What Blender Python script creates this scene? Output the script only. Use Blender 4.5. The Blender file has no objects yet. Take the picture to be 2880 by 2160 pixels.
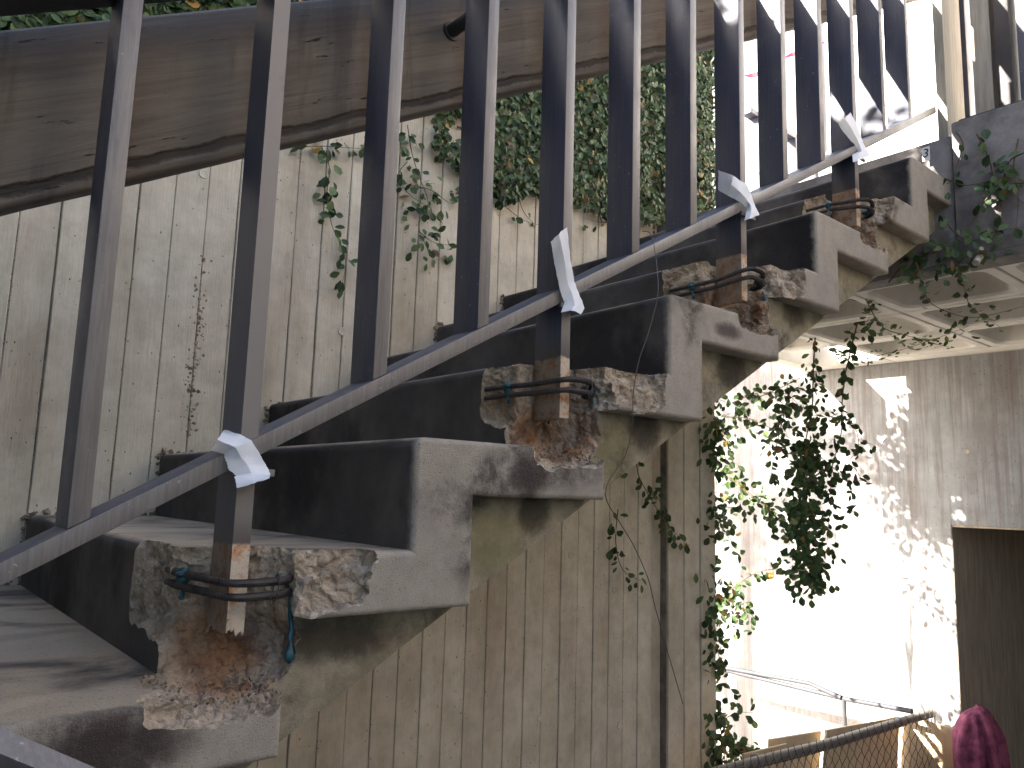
import bpy, bmesh, math, random
from mathutils import Vector, Matrix, noise
random.seed(7)
S = bpy.context.scene; COL = S.collection
# ---------------------------------------------------------------- camera
cd = bpy.data.cameras.new('camera'); cd.sensor_width = 36; cd.lens = 27.367; cd.clip_start = 0.02; cd.clip_end = 500
cam = bpy.data.objects.new('camera', cd); COL.objects.link(cam); S.camera = cam
_r = Vector((0.7644459, -0.64403252, 0.02906171)); _u = Vector((-0.11201249, -0.08829195, 0.98977661)); _f = Vector((0.6348824, 0.75988595, 0.1396341))
M = Matrix((( _r.x, _u.x, -_f.x, -0.34746869), (_r.y, _u.y, -_f.y, -0.99713437), (_r.z, _u.z, -_f.z, 0.08762822), (0, 0, 0, 1)))
cam.matrix_world = M
# ---------------------------------------------------------------- light
SUN = Vector((-0.765, 0.424, 0.485)).normalized()
w = bpy.data.worlds.new('World'); S.world = w; w.use_nodes = True
nt = w.node_tree; sky = nt.nodes.new('ShaderNodeTexSky'); sky.sky_type = 'NISHITA'; sky.sun_disc = False
sky.sun_elevation = math.asin(SUN.z); sky.sun_rotation = math.atan2(SUN.x, SUN.y); sky.ozone_density = .35; sky.dust_density = 2.0; sky.air_density = .9
bg = nt.nodes['Background']; bg.inputs[1].default_value = 0.12; nt.links.new(sky.outputs[0], bg.inputs[0])
sl = bpy.data.lights.new('sun', 'SUN'); sl.energy = 5.0; sl.angle = math.radians(0.53); sl.color = (1, 0.92, 0.82)
so = bpy.data.objects.new('sun', sl); COL.objects.link(so); so.rotation_euler = (-SUN).to_track_quat('-Z', 'Y').to_euler()
S.view_settings.view_transform = 'Standard'; S.view_settings.look = 'None'; S.view_settings.gamma = 1
S.view_settings.exposure = 3.08; S.view_settings.use_curve_mapping = False
S.cycles.max_bounces = 8; S.cycles.diffuse_bounces = 5

# ---------------------------------------------------------------- stair constants (metres)
T, H, LEG, BAR, W = 0.3012, 0.17, 0.1145, 0.0887, 1.294
SL = H / T
GROUND = -1.53

# ---------------------------------------------------------------- material helpers
class NB:
    def __init__(s, name):
        s.m = bpy.data.materials.new(name); s.m.use_nodes = True; s.t = s.m.node_tree; s.n = s.t.nodes
        s.b = s.n['Principled BSDF']; s.pos = s.n.new('ShaderNodeNewGeometry').outputs['Position']
    def node(s, typ, **k):
        n = s.n.new(typ)
        for a, v in k.items(): setattr(n, a, v)
        return n
    def link(s, a, b): s.t.links.new(a, b)
    def scaled(s, sx, sy, sz, src=None, off=0):
        m = s.node('ShaderNodeMapping'); m.inputs['Scale'].default_value = (sx, sy, sz); m.inputs['Location'].default_value = (off, off * .7, off * .3)
        s.link(src or s.pos, m.inputs[0]); return m.outputs[0]
    def noise(s, scale=5, detail=6, rough=.6, vec=None, dist=0):
        n = s.node('ShaderNodeTexNoise'); n.inputs['Scale'].default_value = scale; n.inputs['Detail'].default_value = detail
        n.inputs['Roughness'].default_value = rough; n.inputs['Distortion'].default_value = dist
        s.link(vec or s.pos, n.inputs['Vector']); return n.outputs[0]
    def voro(s, scale, vec=None, out='Distance', feature='F1'):
        n = s.node('ShaderNodeTexVoronoi', feature=feature); n.inputs['Scale'].default_value = scale
        s.link(vec or s.pos, n.inputs['Vector']); return n.outputs[out]
    def ramp(s, fac, a, b, va=0., vb=1.):
        r = s.node('ShaderNodeMapRange', interpolation_type='SMOOTHSTEP'); r.inputs[1].default_value = a; r.inputs[2].default_value = b
        r.inputs[3].default_value = va; r.inputs[4].default_value = vb; s.link(fac, r.inputs[0]); return r.outputs[0]
    def math(s, op, a, b=None):
        n = s.node('ShaderNodeMath', operation=op)
        for i, v in enumerate((a, b)):
            if v is None: continue
            if isinstance(v, (int, float)): n.inputs[i].default_value = v
            else: s.link(v, n.inputs[i])
        return n.outputs[0]
    def mix(s, fac, a, b, mode='MIX'):
        n = s.node('ShaderNodeMix', data_type='RGBA', blend_type=mode)
        if isinstance(fac, (int, float)): n.inputs[0].default_value = fac
        else: s.link(fac, n.inputs[0])
        for i, v in ((6, a), (7, b)):
            if isinstance(v, (tuple, list)): n.inputs[i].default_value = (*v[:3], 1)
            else: s.link(v, n.inputs[i])
        return n.outputs[2]
    def xyz(s, i, src=None):
        n = s.node('ShaderNodeSeparateXYZ'); s.link(src or s.pos, n.inputs[0]); return n.outputs[i]
    def bump(s, h, dist=.002, strength=1.):
        n = s.node('ShaderNodeBump'); n.inputs['Distance'].default_value = dist; n.inputs['Strength'].default_value = strength
        s.link(h, n.inputs['Height'])
        if s.b.inputs['Normal'].is_linked: s.link(s.b.inputs['Normal'].links[0].from_socket, n.inputs['Normal'])
        s.link(n.outputs[0], s.b.inputs['Normal'])
    def done(s, col, rough=.85, spec=.3):
        if isinstance(col, (tuple, list)): s.b.inputs['Base Color'].default_value = (*col[:3], 1)
        else: s.link(col, s.b.inputs['Base Color'])
        if isinstance(rough, (int, float)): s.b.inputs['Roughness'].default_value = rough
        else: s.link(rough, s.b.inputs['Roughness'])
        s.b.inputs['Specular IOR Level'].default_value = spec
        return s.m

SPOT_A = [(.536, .125, .050, .040), (-.09, -.215, .10, .035), (1.11, .46, .05, .02)]
SPOT_G = [(.585, .058, .045, .045), (.20, -.125, .13, .035), (.885, .225, .05, .05), (1.19, .39, .06, .05), (1.47, .57, .06, .04), (.42, .07, .06, .012)]
SPOT_GREEN = [(.50, .0, .07, .06), (.80, .17, .05, .06)]
def spots(b, lst):
    out = None; wob = b.math('MULTIPLY', b.math('SUBTRACT', b.noise(22, 7, .75), .5), 2.2)
    for (sx, sz, rx, rz) in lst:
        dx = b.math('POWER', b.math('MULTIPLY', b.math('SUBTRACT', b.xyz(0), sx), 1 / rx), 2); dz = b.math('POWER', b.math('MULTIPLY', b.math('SUBTRACT', b.xyz(2), sz), 1 / rz), 2)
        m = b.ramp(b.math('ADD', b.math('ADD', dx, dz), wob), 1.5, .1); out = m if out is None else b.math('MAXIMUM', out, m)
    return out
def stair_concrete():
    b = NB('stair_concrete')
    big = b.noise(5, 7, .62); mid = b.noise(28, 8, .7); fine = b.noise(420, 3, .6)
    col = b.mix(b.ramp(mid, .3, .7), (.265, .232, .185), (.335, .298, .245))
    col = b.mix(b.ramp(big, .48, .72, 0, .5), col, (.21, .185, .165))
    grime = b.noise(16, 9, .75, dist=.3)
    stain = b.math('MULTIPLY', b.ramp(b.noise(3.4, 3, .5), .54, .64), b.ramp(grime, .36, .6))
    col = b.mix(b.math('MULTIPLY', stain, .85), col, (.055, .042, .035))
    col = b.mix(b.math('MULTIPLY', spots(b, SPOT_A), .85), col, (.045, .032, .028))
    # dark non-slip coating on treads and risers, worn back from the stair's open edge
    y = b.math('ADD', b.xyz(1), b.math('MULTIPLY', b.math('SUBTRACT', b.noise(30, 6, .7), .5), .03))
    nrm = b.node('ShaderNodeNewGeometry').outputs['True Normal']
    side = b.ramp(b.xyz(1, nrm), -.8, -.4)
    cmask = b.math('MULTIPLY', b.ramp(y, .002, .02), side)
    down = b.ramp(b.xyz(2, nrm), -.6, -.2); cmask = b.math('MULTIPLY', cmask, down)
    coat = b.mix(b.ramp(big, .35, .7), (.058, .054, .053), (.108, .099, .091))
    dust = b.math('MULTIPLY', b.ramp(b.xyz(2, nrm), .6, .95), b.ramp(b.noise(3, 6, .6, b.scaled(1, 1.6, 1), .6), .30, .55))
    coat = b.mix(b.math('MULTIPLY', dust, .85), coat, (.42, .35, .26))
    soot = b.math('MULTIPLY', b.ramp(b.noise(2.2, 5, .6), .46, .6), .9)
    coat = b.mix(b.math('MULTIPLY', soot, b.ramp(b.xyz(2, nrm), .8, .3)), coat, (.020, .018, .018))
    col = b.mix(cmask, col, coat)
    speck = b.ramp(b.noise(210, 3, .7), .56, .70, 0, .55); col = b.mix(speck, col, (.07, .06, .055))
    b.bump(b.math('ADD', b.math('MULTIPLY', mid, .5), fine), .0016, .9)
    b.bump(b.math('MULTIPLY', stain, b.noise(190, 4, .7)), .004, .8)
    pits = b.ramp(b.voro(150), .0, .16); b.bump(pits, .0012, .6)
    return b.done(col, b.ramp(mid, .2, .8, .75, .95), .25)

def soffit_concrete():
    b = NB('soffit_concrete')
    big = b.noise(4, 6, .6); mid = b.noise(24, 8, .72)
    col = b.mix(b.ramp(mid, .3, .7), (.19, .16, .105), (.32, .28, .20))
    col = b.mix(b.ramp(b.noise(7, 5, .6), .5, .72, 0, .55), col, (.15, .14, .075))
    col = b.mix(b.math('MULTIPLY', spots(b, SPOT_G), .85), col, (.035, .03, .022))
    col = b.mix(b.math('MULTIPLY', spots(b, SPOT_GREEN), .5), col, (.16, .15, .055))
    st = b.math('MULTIPLY', b.ramp(big, .53, .66), b.ramp(b.noise(40, 8, .8), .38, .62))
    col = b.mix(b.math('MULTIPLY', st, .85), col, (.045, .038, .03))
    b.bump(b.noise(110, 5, .8), .004, .8); b.bump(b.noise(420, 3, .6), .0012, .7)
    return b.done(col, .92, .2)

def broken_concrete():
    b = NB('broken_concrete')
    cell = b.voro(60, out='Color'); mid = b.noise(22, 8, .7)
    col = b.mix(b.ramp(mid, .28, .72), (.25, .19, .135), (.66, .55, .42))
    ag = b.ramp(b.xyz(0, cell), .72, .8); agm = b.math('MULTIPLY', ag, b.ramp(b.voro(60), .5, .3))
    col = b.mix(b.math('MULTIPLY', agm, .55), col, b.mix(b.xyz(1, cell), (.13, .13, .14), (.45, .42, .38)))
    # rust bled into the pocket below each post foot
    px = b.math('SUBTRACT', b.math('MODULO', b.math('ADD', b.xyz(0), 2 * T * 4), 2 * T), .068)
    rel = b.math('SUBTRACT', b.xyz(2), b.math('MULTIPLY', b.math('SUBTRACT', b.xyz(0), px), SL))
    d = b.math('ADD', b.math('POWER', b.math('MULTIPLY', px, 16), 2), b.math('ADD', b.math('POWER', b.math('MULTIPLY', b.math('SUBTRACT', b.xyz(1), .085), 15), 2), b.math('POWER', b.math('MULTIPLY', b.math('ADD', rel, .165), 20), 2)))
    d = b.math('ADD', d, b.math('MULTIPLY', b.noise(30, 6, .7), 1.6))
    col = b.mix(b.ramp(d, 3.6, 1.3, 0, .9), col, b.mix(b.ramp(b.noise(18, 5, .6), .4, .6), (.16, .05, .015), (.38, .16, .05)))
    b.bump(b.noise(90, 9, .8), .006, .9); b.bump(b.voro(85), .004, .5); b.bump(b.noise(400, 3, .7), .0015, .8)
    return b.done(col, .95, .15)

def wall_concrete(name, lo, hi, stain=(.2, .17, .13), amt=.5, streak=0):
    b = NB(name)
    v = b.scaled(16, 16, 1.6)
    g = b.noise(7, 8, .7, v, .4); mid = b.noise(10, 8, .7)
    col = b.mix(b.ramp(mid, .3, .7), lo, hi)
    col = b.mix(b.ramp(b.noise(1.2, 6, .65, b.scaled(3.2, 3.2, .9)), .45, .72, 0, amt), col, stain)
    if streak: col = b.mix(b.ramp(b.noise(3.2, 7, .7, b.scaled(12, 12, .45), .3), .42, .66, 0, streak), col, stain)
    r = b.node('ShaderNodeObjectInfo').outputs['Random']
    col = b.mix(b.math('MULTIPLY', r, .22), col, stain)
    pit = b.math('MULTIPLY', b.ramp(b.voro(46, b.scaled(1, 1, .8)), .09, .06), b.ramp(b.noise(7, 2), .47, .56))
    col = b.mix(b.math('MULTIPLY', pit, .85), col, (.05, .045, .04))
    col = b.mix(b.ramp(g, .55, .72, 0, .28), col, stain)
    grain = b.noise(3, 5, .7, b.scaled(110, 110, 2.2)); b.bump(grain, .0012, .7); b.bump(g, .0028, .8); b.bump(b.noise(240, 4, .7), .0008, .6)
    fleck = b.ramp(b.voro(24, b.scaled(1.6, 1.6, .9)), .075, .055); col = b.mix(b.math('MULTIPLY', fleck, .85), col, (.05, .045, .04)); b.bump(b.math('MULTIPLY', fleck, -1), .003, 1); b.bump(b.math('MULTIPLY', pit, -1), .004, 1)
    return b.done(col, .9, .2)

def plain(name, c, rough=.6, spec=.4, metal=0, var=.25, scale=12, bump=.0006, bscale=120, c2=None, str_=(1, 1, 1)):
    b = NB(name)
    c2 = c2 or tuple(x * (1 - var) for x in c)
    v = b.scaled(*str_)
    col = b.mix(b.ramp(b.noise(scale, 6, .65, v), .3, .7), c, c2)
    if bump: b.bump(b.noise(bscale, 4, .6, v), bump, .7)
    b.b.inputs['Metallic'].default_value = metal
    return b.done(col, rough, spec)

def metal_paint():
    b = NB('grey_metal_paint')
    v = b.scaled(30, 30, 1.5)
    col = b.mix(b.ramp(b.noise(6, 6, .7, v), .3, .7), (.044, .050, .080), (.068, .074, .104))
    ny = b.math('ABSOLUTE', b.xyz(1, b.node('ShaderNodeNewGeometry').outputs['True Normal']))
    edge = b.math('MULTIPLY', b.ramp(ny, .5, .8), b.ramp(b.noise(14, 6, .7), .25, .45, .65, 1))     # narrow sides painted lighter than the wide ones, imitating how light falls
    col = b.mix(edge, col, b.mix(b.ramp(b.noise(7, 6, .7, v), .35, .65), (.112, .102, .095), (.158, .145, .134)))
    col = b.mix(b.ramp(b.noise(9, 6, .6), .55, .75, 0, .35), col, (.16, .145, .13))
    sp = b.ramp(b.noise(140, 2, .5), .7, .74, 0, .5); col = b.mix(sp, col, (.35, .33, .3))
    b.bump(b.noise(50, 4, .7, v), .0006, .5)
    return b.done(col, b.ramp(b.noise(8, 5, .6), .3, .7, .36, .55), .45)

def post_paint():
    b = NB('rusted_post_paint')
    oc = b.node('ShaderNodeTexCoord').outputs['Object']
    z = b.math('ADD', b.xyz(2, oc), b.math('MULTIPLY', b.math('SUBTRACT', b.noise(45, 5, .7), .5), .016))
    v = b.scaled(30, 30, 1.5)
    col = b.mix(b.ramp(b.noise(6, 6, .7, v), .3, .7), (.044, .050, .080), (.068, .074, .104))
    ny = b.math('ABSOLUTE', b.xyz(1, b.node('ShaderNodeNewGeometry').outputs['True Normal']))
    col = b.mix(b.math('MULTIPLY', b.ramp(ny, .5, .8), b.ramp(b.noise(14, 6, .7), .25, .45, .65, 1)), col, (.16, .148, .14))  # y-facing sides painted lighter, standing for the brighter light on them
    stain = b.ramp(z, .06, .012, 0, .75); col = b.mix(stain, col, (.06, .05, .045))
    rn = b.noise(38, 7, .75)
    rust = b.mix(b.ramp(rn, .36, .56), (.42, .17, .045), (.52, .44, .34))
    rust = b.mix(b.ramp(b.noise(90, 5, .7), .55, .7, 0, .8), rust, (.09, .045, .02))
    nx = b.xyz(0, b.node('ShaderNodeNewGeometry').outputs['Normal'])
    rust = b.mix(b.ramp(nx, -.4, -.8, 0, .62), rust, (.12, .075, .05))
    m = b.ramp(z, .011, .004)
    col = b.mix(m, col, rust)
    b.bump(b.math('MULTIPLY', m, b.noise(160, 6, .8)), .0025, .9)
    return b.done(col, b.mix(m, (.42,) * 3, (.88,) * 3), .4)

def timber():
    b = NB('painted_timber')
    rot = b.node('ShaderNodeMapping'); rot.inputs['Rotation'].default_value = (0, math.atan(SL), 0); b.link(b.pos, rot.inputs[0])
    m2 = b.node('ShaderNodeMapping'); m2.inputs['Scale'].default_value = (1.3, 8, 34); b.link(rot.outputs[0], m2.inputs[0]); v = m2.outputs[0]
    g = b.noise(1.6, 8, .7, v, .6)
    col = b.mix(b.ramp(g, .3, .7), (.112, .094, .077), (.175, .149, .124))
    m3 = b.node('ShaderNodeMapping'); m3.inputs['Scale'].default_value = (2.2, 8, 8); b.link(rot.outputs[0], m3.inputs[0])
    col = b.mix(b.ramp(b.noise(1.3, 6, .6, m3.outputs[0]), .5, .7, 0, .7), col, (.075, .064, .058))
    m4 = b.node('ShaderNodeMapping'); m4.inputs['Scale'].default_value = (9, 8, 95); b.link(rot.outputs[0], m4.inputs[0])
    crn = b.noise(2.0, 5, .6, m4.outputs[0]); patch = b.ramp(b.noise(3.5, 3, .5, m3.outputs[0]), .53, .6)
    cr = b.math('MULTIPLY', b.ramp(crn, .645, .67), patch)
    col = b.mix(cr, col, (.025, .02, .018))
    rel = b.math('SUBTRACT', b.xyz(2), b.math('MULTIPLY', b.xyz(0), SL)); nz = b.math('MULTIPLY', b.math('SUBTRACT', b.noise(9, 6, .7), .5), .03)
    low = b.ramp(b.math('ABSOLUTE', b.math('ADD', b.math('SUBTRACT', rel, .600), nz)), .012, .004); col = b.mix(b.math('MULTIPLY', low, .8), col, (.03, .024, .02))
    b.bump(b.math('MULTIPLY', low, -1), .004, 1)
    drip = b.ramp(b.noise(2.2, 5, .6, b.scaled(9, 1, 1.1)), .5, .66, 0, .55); col = b.mix(drip, col, (.06, .05, .043))
    b.bump(g, .004, .8); b.bump(b.math('MULTIPLY', cr, -1), .006, 1); b.bump(b.noise(200, 4, .7), .0005, .6)
    return b.done(col, .72, .3)

def leaf_mat(name, island):
    b = NB(name)
    if island: r = b.node('ShaderNodeNewGeometry').outputs['Random Per Island']
    else: r = b.node('ShaderNodeObjectInfo').outputs['Random']
    cr = b.node('ShaderNodeValToRGB'); b.link(r, cr.inputs[0]); e = cr.color_ramp.elements
    e[0].position = 0; e[0].color = (.018, .040, .014, 1); e[1].position = 1; e[1].color = (.36, .22, .05, 1)
    for p, c in ((.3, (.036, .068, .022)), (.6, (.058, .098, .034)), (.85, (.10, .145, .055)), (.95, (.10, .15, .05)), (.965, (.16, .085, .045))):
        x = e.new(p); x.color = (*c, 1)
    b.b.inputs['Transmission Weight'].default_value = 0
    mixn = b.node('ShaderNodeMixShader'); tr = b.node('ShaderNodeBsdfTranslucent'); b.link(cr.outputs[0], tr.inputs[0])
    out = b.n['Material Output']; mixn.inputs[0].default_value = .10
    b.link(b.b.outputs[0], mixn.inputs[1]); b.link(tr.outputs[0], mixn.inputs[2]); b.link(mixn.outputs[0], out.inputs[0])
    b.done(cr.outputs[0], .58, .3)
    return b.m

MT = dict(
    step=stair_concrete(), soffit=soffit_concrete(), broken=broken_concrete(),
    wall=wall_concrete('board_formed_wall', (.47, .425, .335), (.64, .59, .48), (.27, .21, .14), .5),
    joint=plain('wall_joint_mortar', (.29, .255, .20), .95, .1, bump=.004, bscale=60, var=.5),
    far=wall_concrete('far_wall_concrete', (.235, .25, .26), (.31, .325, .335), (.15, .12, .115), .5, streak=.6),
    waffle=plain('waffle_slab_concrete', (.66, .64, .59), .85, .2, var=.18, scale=5, bump=.0015, bscale=40),
    landing=plain('landing_edge_concrete', (.25, .235, .225), .9, .2, var=.5, scale=9, bump=.003, bscale=60),
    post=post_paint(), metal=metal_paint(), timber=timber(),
    dark=plain('dark_bronze_paint', (.035, .033, .035), .45, .4),
    fin=plain('pale_concrete_fin', (.42, .38, .31), .85, .2, var=.3, scale=6, str_=(14, 14, 1), bump=.003, bscale=20),
    rebar=plain('rebar_steel', (.075, .062, .055), .55, .5, .4, var=.5, scale=60, bump=.0006, bscale=300),
    wire=plain('wire_steel', (.10, .085, .07), .5, .5, .5, bump=0),
    resin=plain('teal_resin', (.02, .10, .125), .4, .5, c2=(.012, .055, .075), scale=60, bump=.002, bscale=120),
    white=plain('white_painted_wall', (.78, .79, .80), .8, .2, var=.06, scale=3, bump=.001),
    passage=plain('passage_concrete', (.42, .365, .29), .9, .2, var=.35, scale=4, str_=(8, 8, 1), bump=.002),
    render=plain('bounce_pale_render', (.54, .44, .33), .9, .2, var=.1, scale=2, bump=.001),
    darkwall=plain('blocker_dark_render', (.075, .065, .06), .9, .2, var=.3, scale=3, bump=.001),
    ground=plain('ground_paving', (.48, .43, .37), .9, .2, var=.3, scale=2, bump=.002, bscale=30),
    galv=plain('galvanised_steel', (.27, .255, .235), .5, .5, .5, var=.3, scale=20),
    galv_clean=plain('grey_painted_pipe', (.042, .046, .056), .6, .4, 0, var=.3, scale=12),
    ply=plain('weathered_plywood', (.74, .58, .38), .85, .15, var=.15, scale=5, str_=(5, 5, 1), bump=.001),
    mesh=plain('fence_wire', (.10, .085, .065), .6, .4, .3, bump=0),
    pink=plain('magenta_cloth', (.30, .085, .14), .9, .1, c2=(.12, .032, .06), scale=18, bump=.004, bscale=40),
    red=plain('red_barrier_tape', (.75, .015, .06), .4, .4, bump=0, var=.1),
    black=plain('black_ink', (.02, .02, .02), .6, .3, bump=0),
    stem=plain('vine_bark', (.13, .09, .06), .9, .1, var=.4, scale=40, bump=.001),
    crust=plain('form_seam_crust', (.46, .42, .34), .95, .1, c2=(.20, .165, .12), scale=40, bump=.002, bscale=120),
    stone=plain('loose_aggregate', (.33, .26, .19), .95, .1, c2=(.10, .075, .055), scale=30, bump=.003, bscale=120),
    leaf=leaf_mat('ivy_leaf', False), leafs=leaf_mat('ivy_leaf_mass', True),
)
def tape_mat():
    b = NB('white_masking_tape')
    tr = b.node('ShaderNodeBsdfTranslucent'); tr.inputs[0].default_value = (.72, .76, .82, 1)
    mx = b.node('ShaderNodeMixShader'); mx.inputs[0].default_value = .35
    b.link(b.b.outputs[0], mx.inputs[1]); b.link(tr.outputs[0], mx.inputs[2]); b.link(mx.outputs[0], b.n['Material Output'].inputs[0])
    b.bump(b.noise(60, 5, .7), .0015, .7)
    return b.done((.80, .82, .85), .5, .35)
MT['tape'] = tape_mat()

# ---------------------------------------------------------------- object helpers
def tag(o, label=None, cat=None, group=None, kind=None):
    for k, v in (('label', label), ('category', cat), ('group', group), ('kind', kind)):
        if v: o[k] = v
    return o
def empty(name, loc=(0, 0, 0), **k):
    o = bpy.data.objects.new(name, None); o.location = loc; o.empty_display_size = .1; COL.objects.link(o); return tag(o, **k)
def link(name, me, parent=None, loc=None):
    o = bpy.data.objects.new(name, me); COL.objects.link(o)
    if parent: o.parent = parent
    if loc is not None: o.location = loc
    return o
def mesh(name, v, f, mats, smooth=None, midx=None):
    me = bpy.data.meshes.new(name); me.from_pydata([tuple(p) for p in v], [], f)
    for m in (mats if isinstance(mats, (list, tuple)) else [mats]): me.materials.append(m)
    if midx: me.polygons.foreach_set('material_index', midx)
    if smooth is not None:
        me.polygons.foreach_set('use_smooth', [True] * len(me.polygons)); me.set_sharp_from_angle(angle=math.radians(smooth))
    me.update(); return me
class MB:
    def __init__(s): s.v = []; s.f = []
    def add(s, v, f):
        o = len(s.v); s.v += [Vector(p) for p in v]; s.f += [tuple(i + o for i in q) for q in f]
    def box(s, x0, x1, y0, y1, z0, z1, bev=0):
        if not bev:
            s.add([(x, y, z) for x in (x0, x1) for y in (y0, y1) for z in (z0, z1)],
                  [(0, 1, 3, 2), (4, 6, 7, 5), (0, 4, 5, 1), (2, 3, 7, 6), (0, 2, 6, 4), (1, 5, 7, 3)])
        else:
            bm = bmesh.new(); bmesh.ops.create_cube(bm, size=1)
            for q in bm.verts: q.co = Vector(((x0 + x1) / 2 + q.co.x * (x1 - x0), (y0 + y1) / 2 + q.co.y * (y1 - y0), (z0 + z1) / 2 + q.co.z * (z1 - z0)))
            bmesh.ops.bevel(bm, geom=bm.edges[:], offset=bev, segments=2, affect='EDGES', profile=.6)
            bm.verts.index_update(); s.add([q.co.copy() for q in bm.verts], [tuple(q.index for q in f.verts) for f in bm.faces]); bm.free()
    def prism(s, poly, y0, y1):      # polygon in x,z extruded along y
        n = len(poly); s.add([(x, y0, z) for x, z in poly] + [(x, y1, z) for x, z in poly],
              [tuple(range(n)), tuple(range(2 * n - 1, n - 1, -1))] + [(i, i + n, (i + 1) % n + n, (i + 1) % n) for i in range(n)])
    def tube(s, pts, r, k=6, cap=True, rib=0):
        pts = [Vector(p) for p in pts]; n = len(pts); base = len(s.v); up = Vector((0, 0, 1))
        for i, p in enumerate(pts):
            d = (pts[min(i + 1, n - 1)] - pts[max(i - 1, 0)]).normalized()
            a = d.cross(up);
            if a.length < .1: a = d.cross(Vector((1, 0, 0)))
            a.normalize(); b = d.cross(a); rr = r[i] if isinstance(r, (list, tuple)) else r
            for j in range(k):
                t = 2 * math.pi * j / k; s.v.append(p + (a * math.cos(t) + b * math.sin(t)) * rr)
        for i in range(n - 1):
            for j in range(k):
                q = base + i * k; s.f.append((q + j, q + (j + 1) % k, q + k + (j + 1) % k, q + k + j))
        if cap: s.f.append(tuple(base + j for j in range(k))[::-1]); s.f.append(tuple(base + (n - 1) * k + j for j in range(k)))
    def build(s, name, mat, parent=None, smooth=None, loc=None):
        me = mesh(name, s.v, s.f, mat, smooth)
        bm = bmesh.new(); bm.from_mesh(me); bmesh.ops.recalc_face_normals(bm, faces=bm.faces); bm.to_mesh(me); bm.free()
        if smooth is not None: me.set_sharp_from_angle(angle=math.radians(smooth))
        return link(name, me, parent, loc)
def smooth_path(pts, n=8):
    P = [Vector(p) for p in pts]; out = []
    for i in range(len(P) - 1):
        a, b, c, d = P[max(i - 1, 0)], P[i], P[i + 1], P[min(i + 2, len(P) - 1)]
        for k in range(n):
            t = k / n; out.append(.5 * ((2 * b) + (-a + c) * t + (2 * a - 5 * b + 4 * c - d) * t * t + (-a + 3 * b - 3 * c + d) * t ** 3))
    out.append(P[-1]); return out

# ---------------------------------------------------------------- traced vine, wire and tape paths (metres)
D_ivy_poly=[(1.025,1.392),(1.077,1.343),(1.169,1.31),(1.278,1.253),(1.366,1.251),(1.471,1.205),(1.624,1.296),(1.859,1.331),(2.03,1.293),(2.339,1.355),(2.614,1.421),(2.872,1.548),(2.883,2.402),(2.862,3.391),(0.349,1.941),(0.462,1.633),(0.687,1.605),(0.96,1.512)]
D_strands=[[(0.618,1.265,1.161),(0.712,1.265,1.195),(0.812,1.265,1.221),(0.899,1.265,1.245)],[(0.721,1.265,1.183),(0.737,1.265,1.117),(0.733,1.265,1.036),(0.747,1.265,0.969),(0.767,1.265,0.919),(0.804,1.265,0.865),(0.814,1.265,0.812),(0.806,1.265,0.74)],[(1.023,1.265,1.375),(1.047,1.265,1.279),(1.081,1.265,1.202),(1.126,1.265,1.111),(1.09,1.265,1.032),(1.113,1.265,0.97),(1.156,1.265,0.911)],[(1.092,1.265,0.999),(1.163,1.265,0.973),(1.255,1.265,0.986)],[(1.035,1.265,1.154),(1.133,1.265,1.165),(1.226,1.265,1.138),(1.277,1.265,1.179)],[(1.443,1.265,1.215),(1.478,1.265,1.197),(1.575,1.265,1.165),(1.662,1.265,1.166)],[(2.144,1.265,1.321),(2.025,1.265,1.27),(1.911,1.265,1.261)],[(1.03,1.265,1.239),(0.996,1.265,1.177),(1.046,1.265,1.123),(1.136,1.265,1.096)],[(-0.243,1.265,1.196),(-0.13,1.265,1.26),(-0.05,1.265,1.306),(0.035,1.265,1.361),(0.125,1.265,1.421),(0.272,1.265,1.499),(0.463,1.265,1.593),(0.582,1.265,1.662)]]
D_col=[(2.87,1.368,0.544),(2.87,1.342,0.358),(2.87,1.412,0.175),(2.87,1.304,-0.002),(2.87,1.428,-0.143),(2.87,1.293,-0.308),(2.87,1.361,-0.489),(2.87,1.296,-0.671),(2.87,1.337,-0.826),(2.87,1.273,-0.957),(2.87,1.249,-1.094)]
D_col2=[[(2.235,1.24,0.235),(2.266,1.24,0.157),(2.439,1.24,-0.021),(2.604,1.24,-0.125)],[(2.12,1.24,0.037),(2.108,1.24,-0.096),(2.152,1.24,-0.211),(2.27,1.24,-0.263)],[(2.312,1.24,0.138),(2.407,1.24,0.06),(2.471,1.24,-0.062)]]
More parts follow.
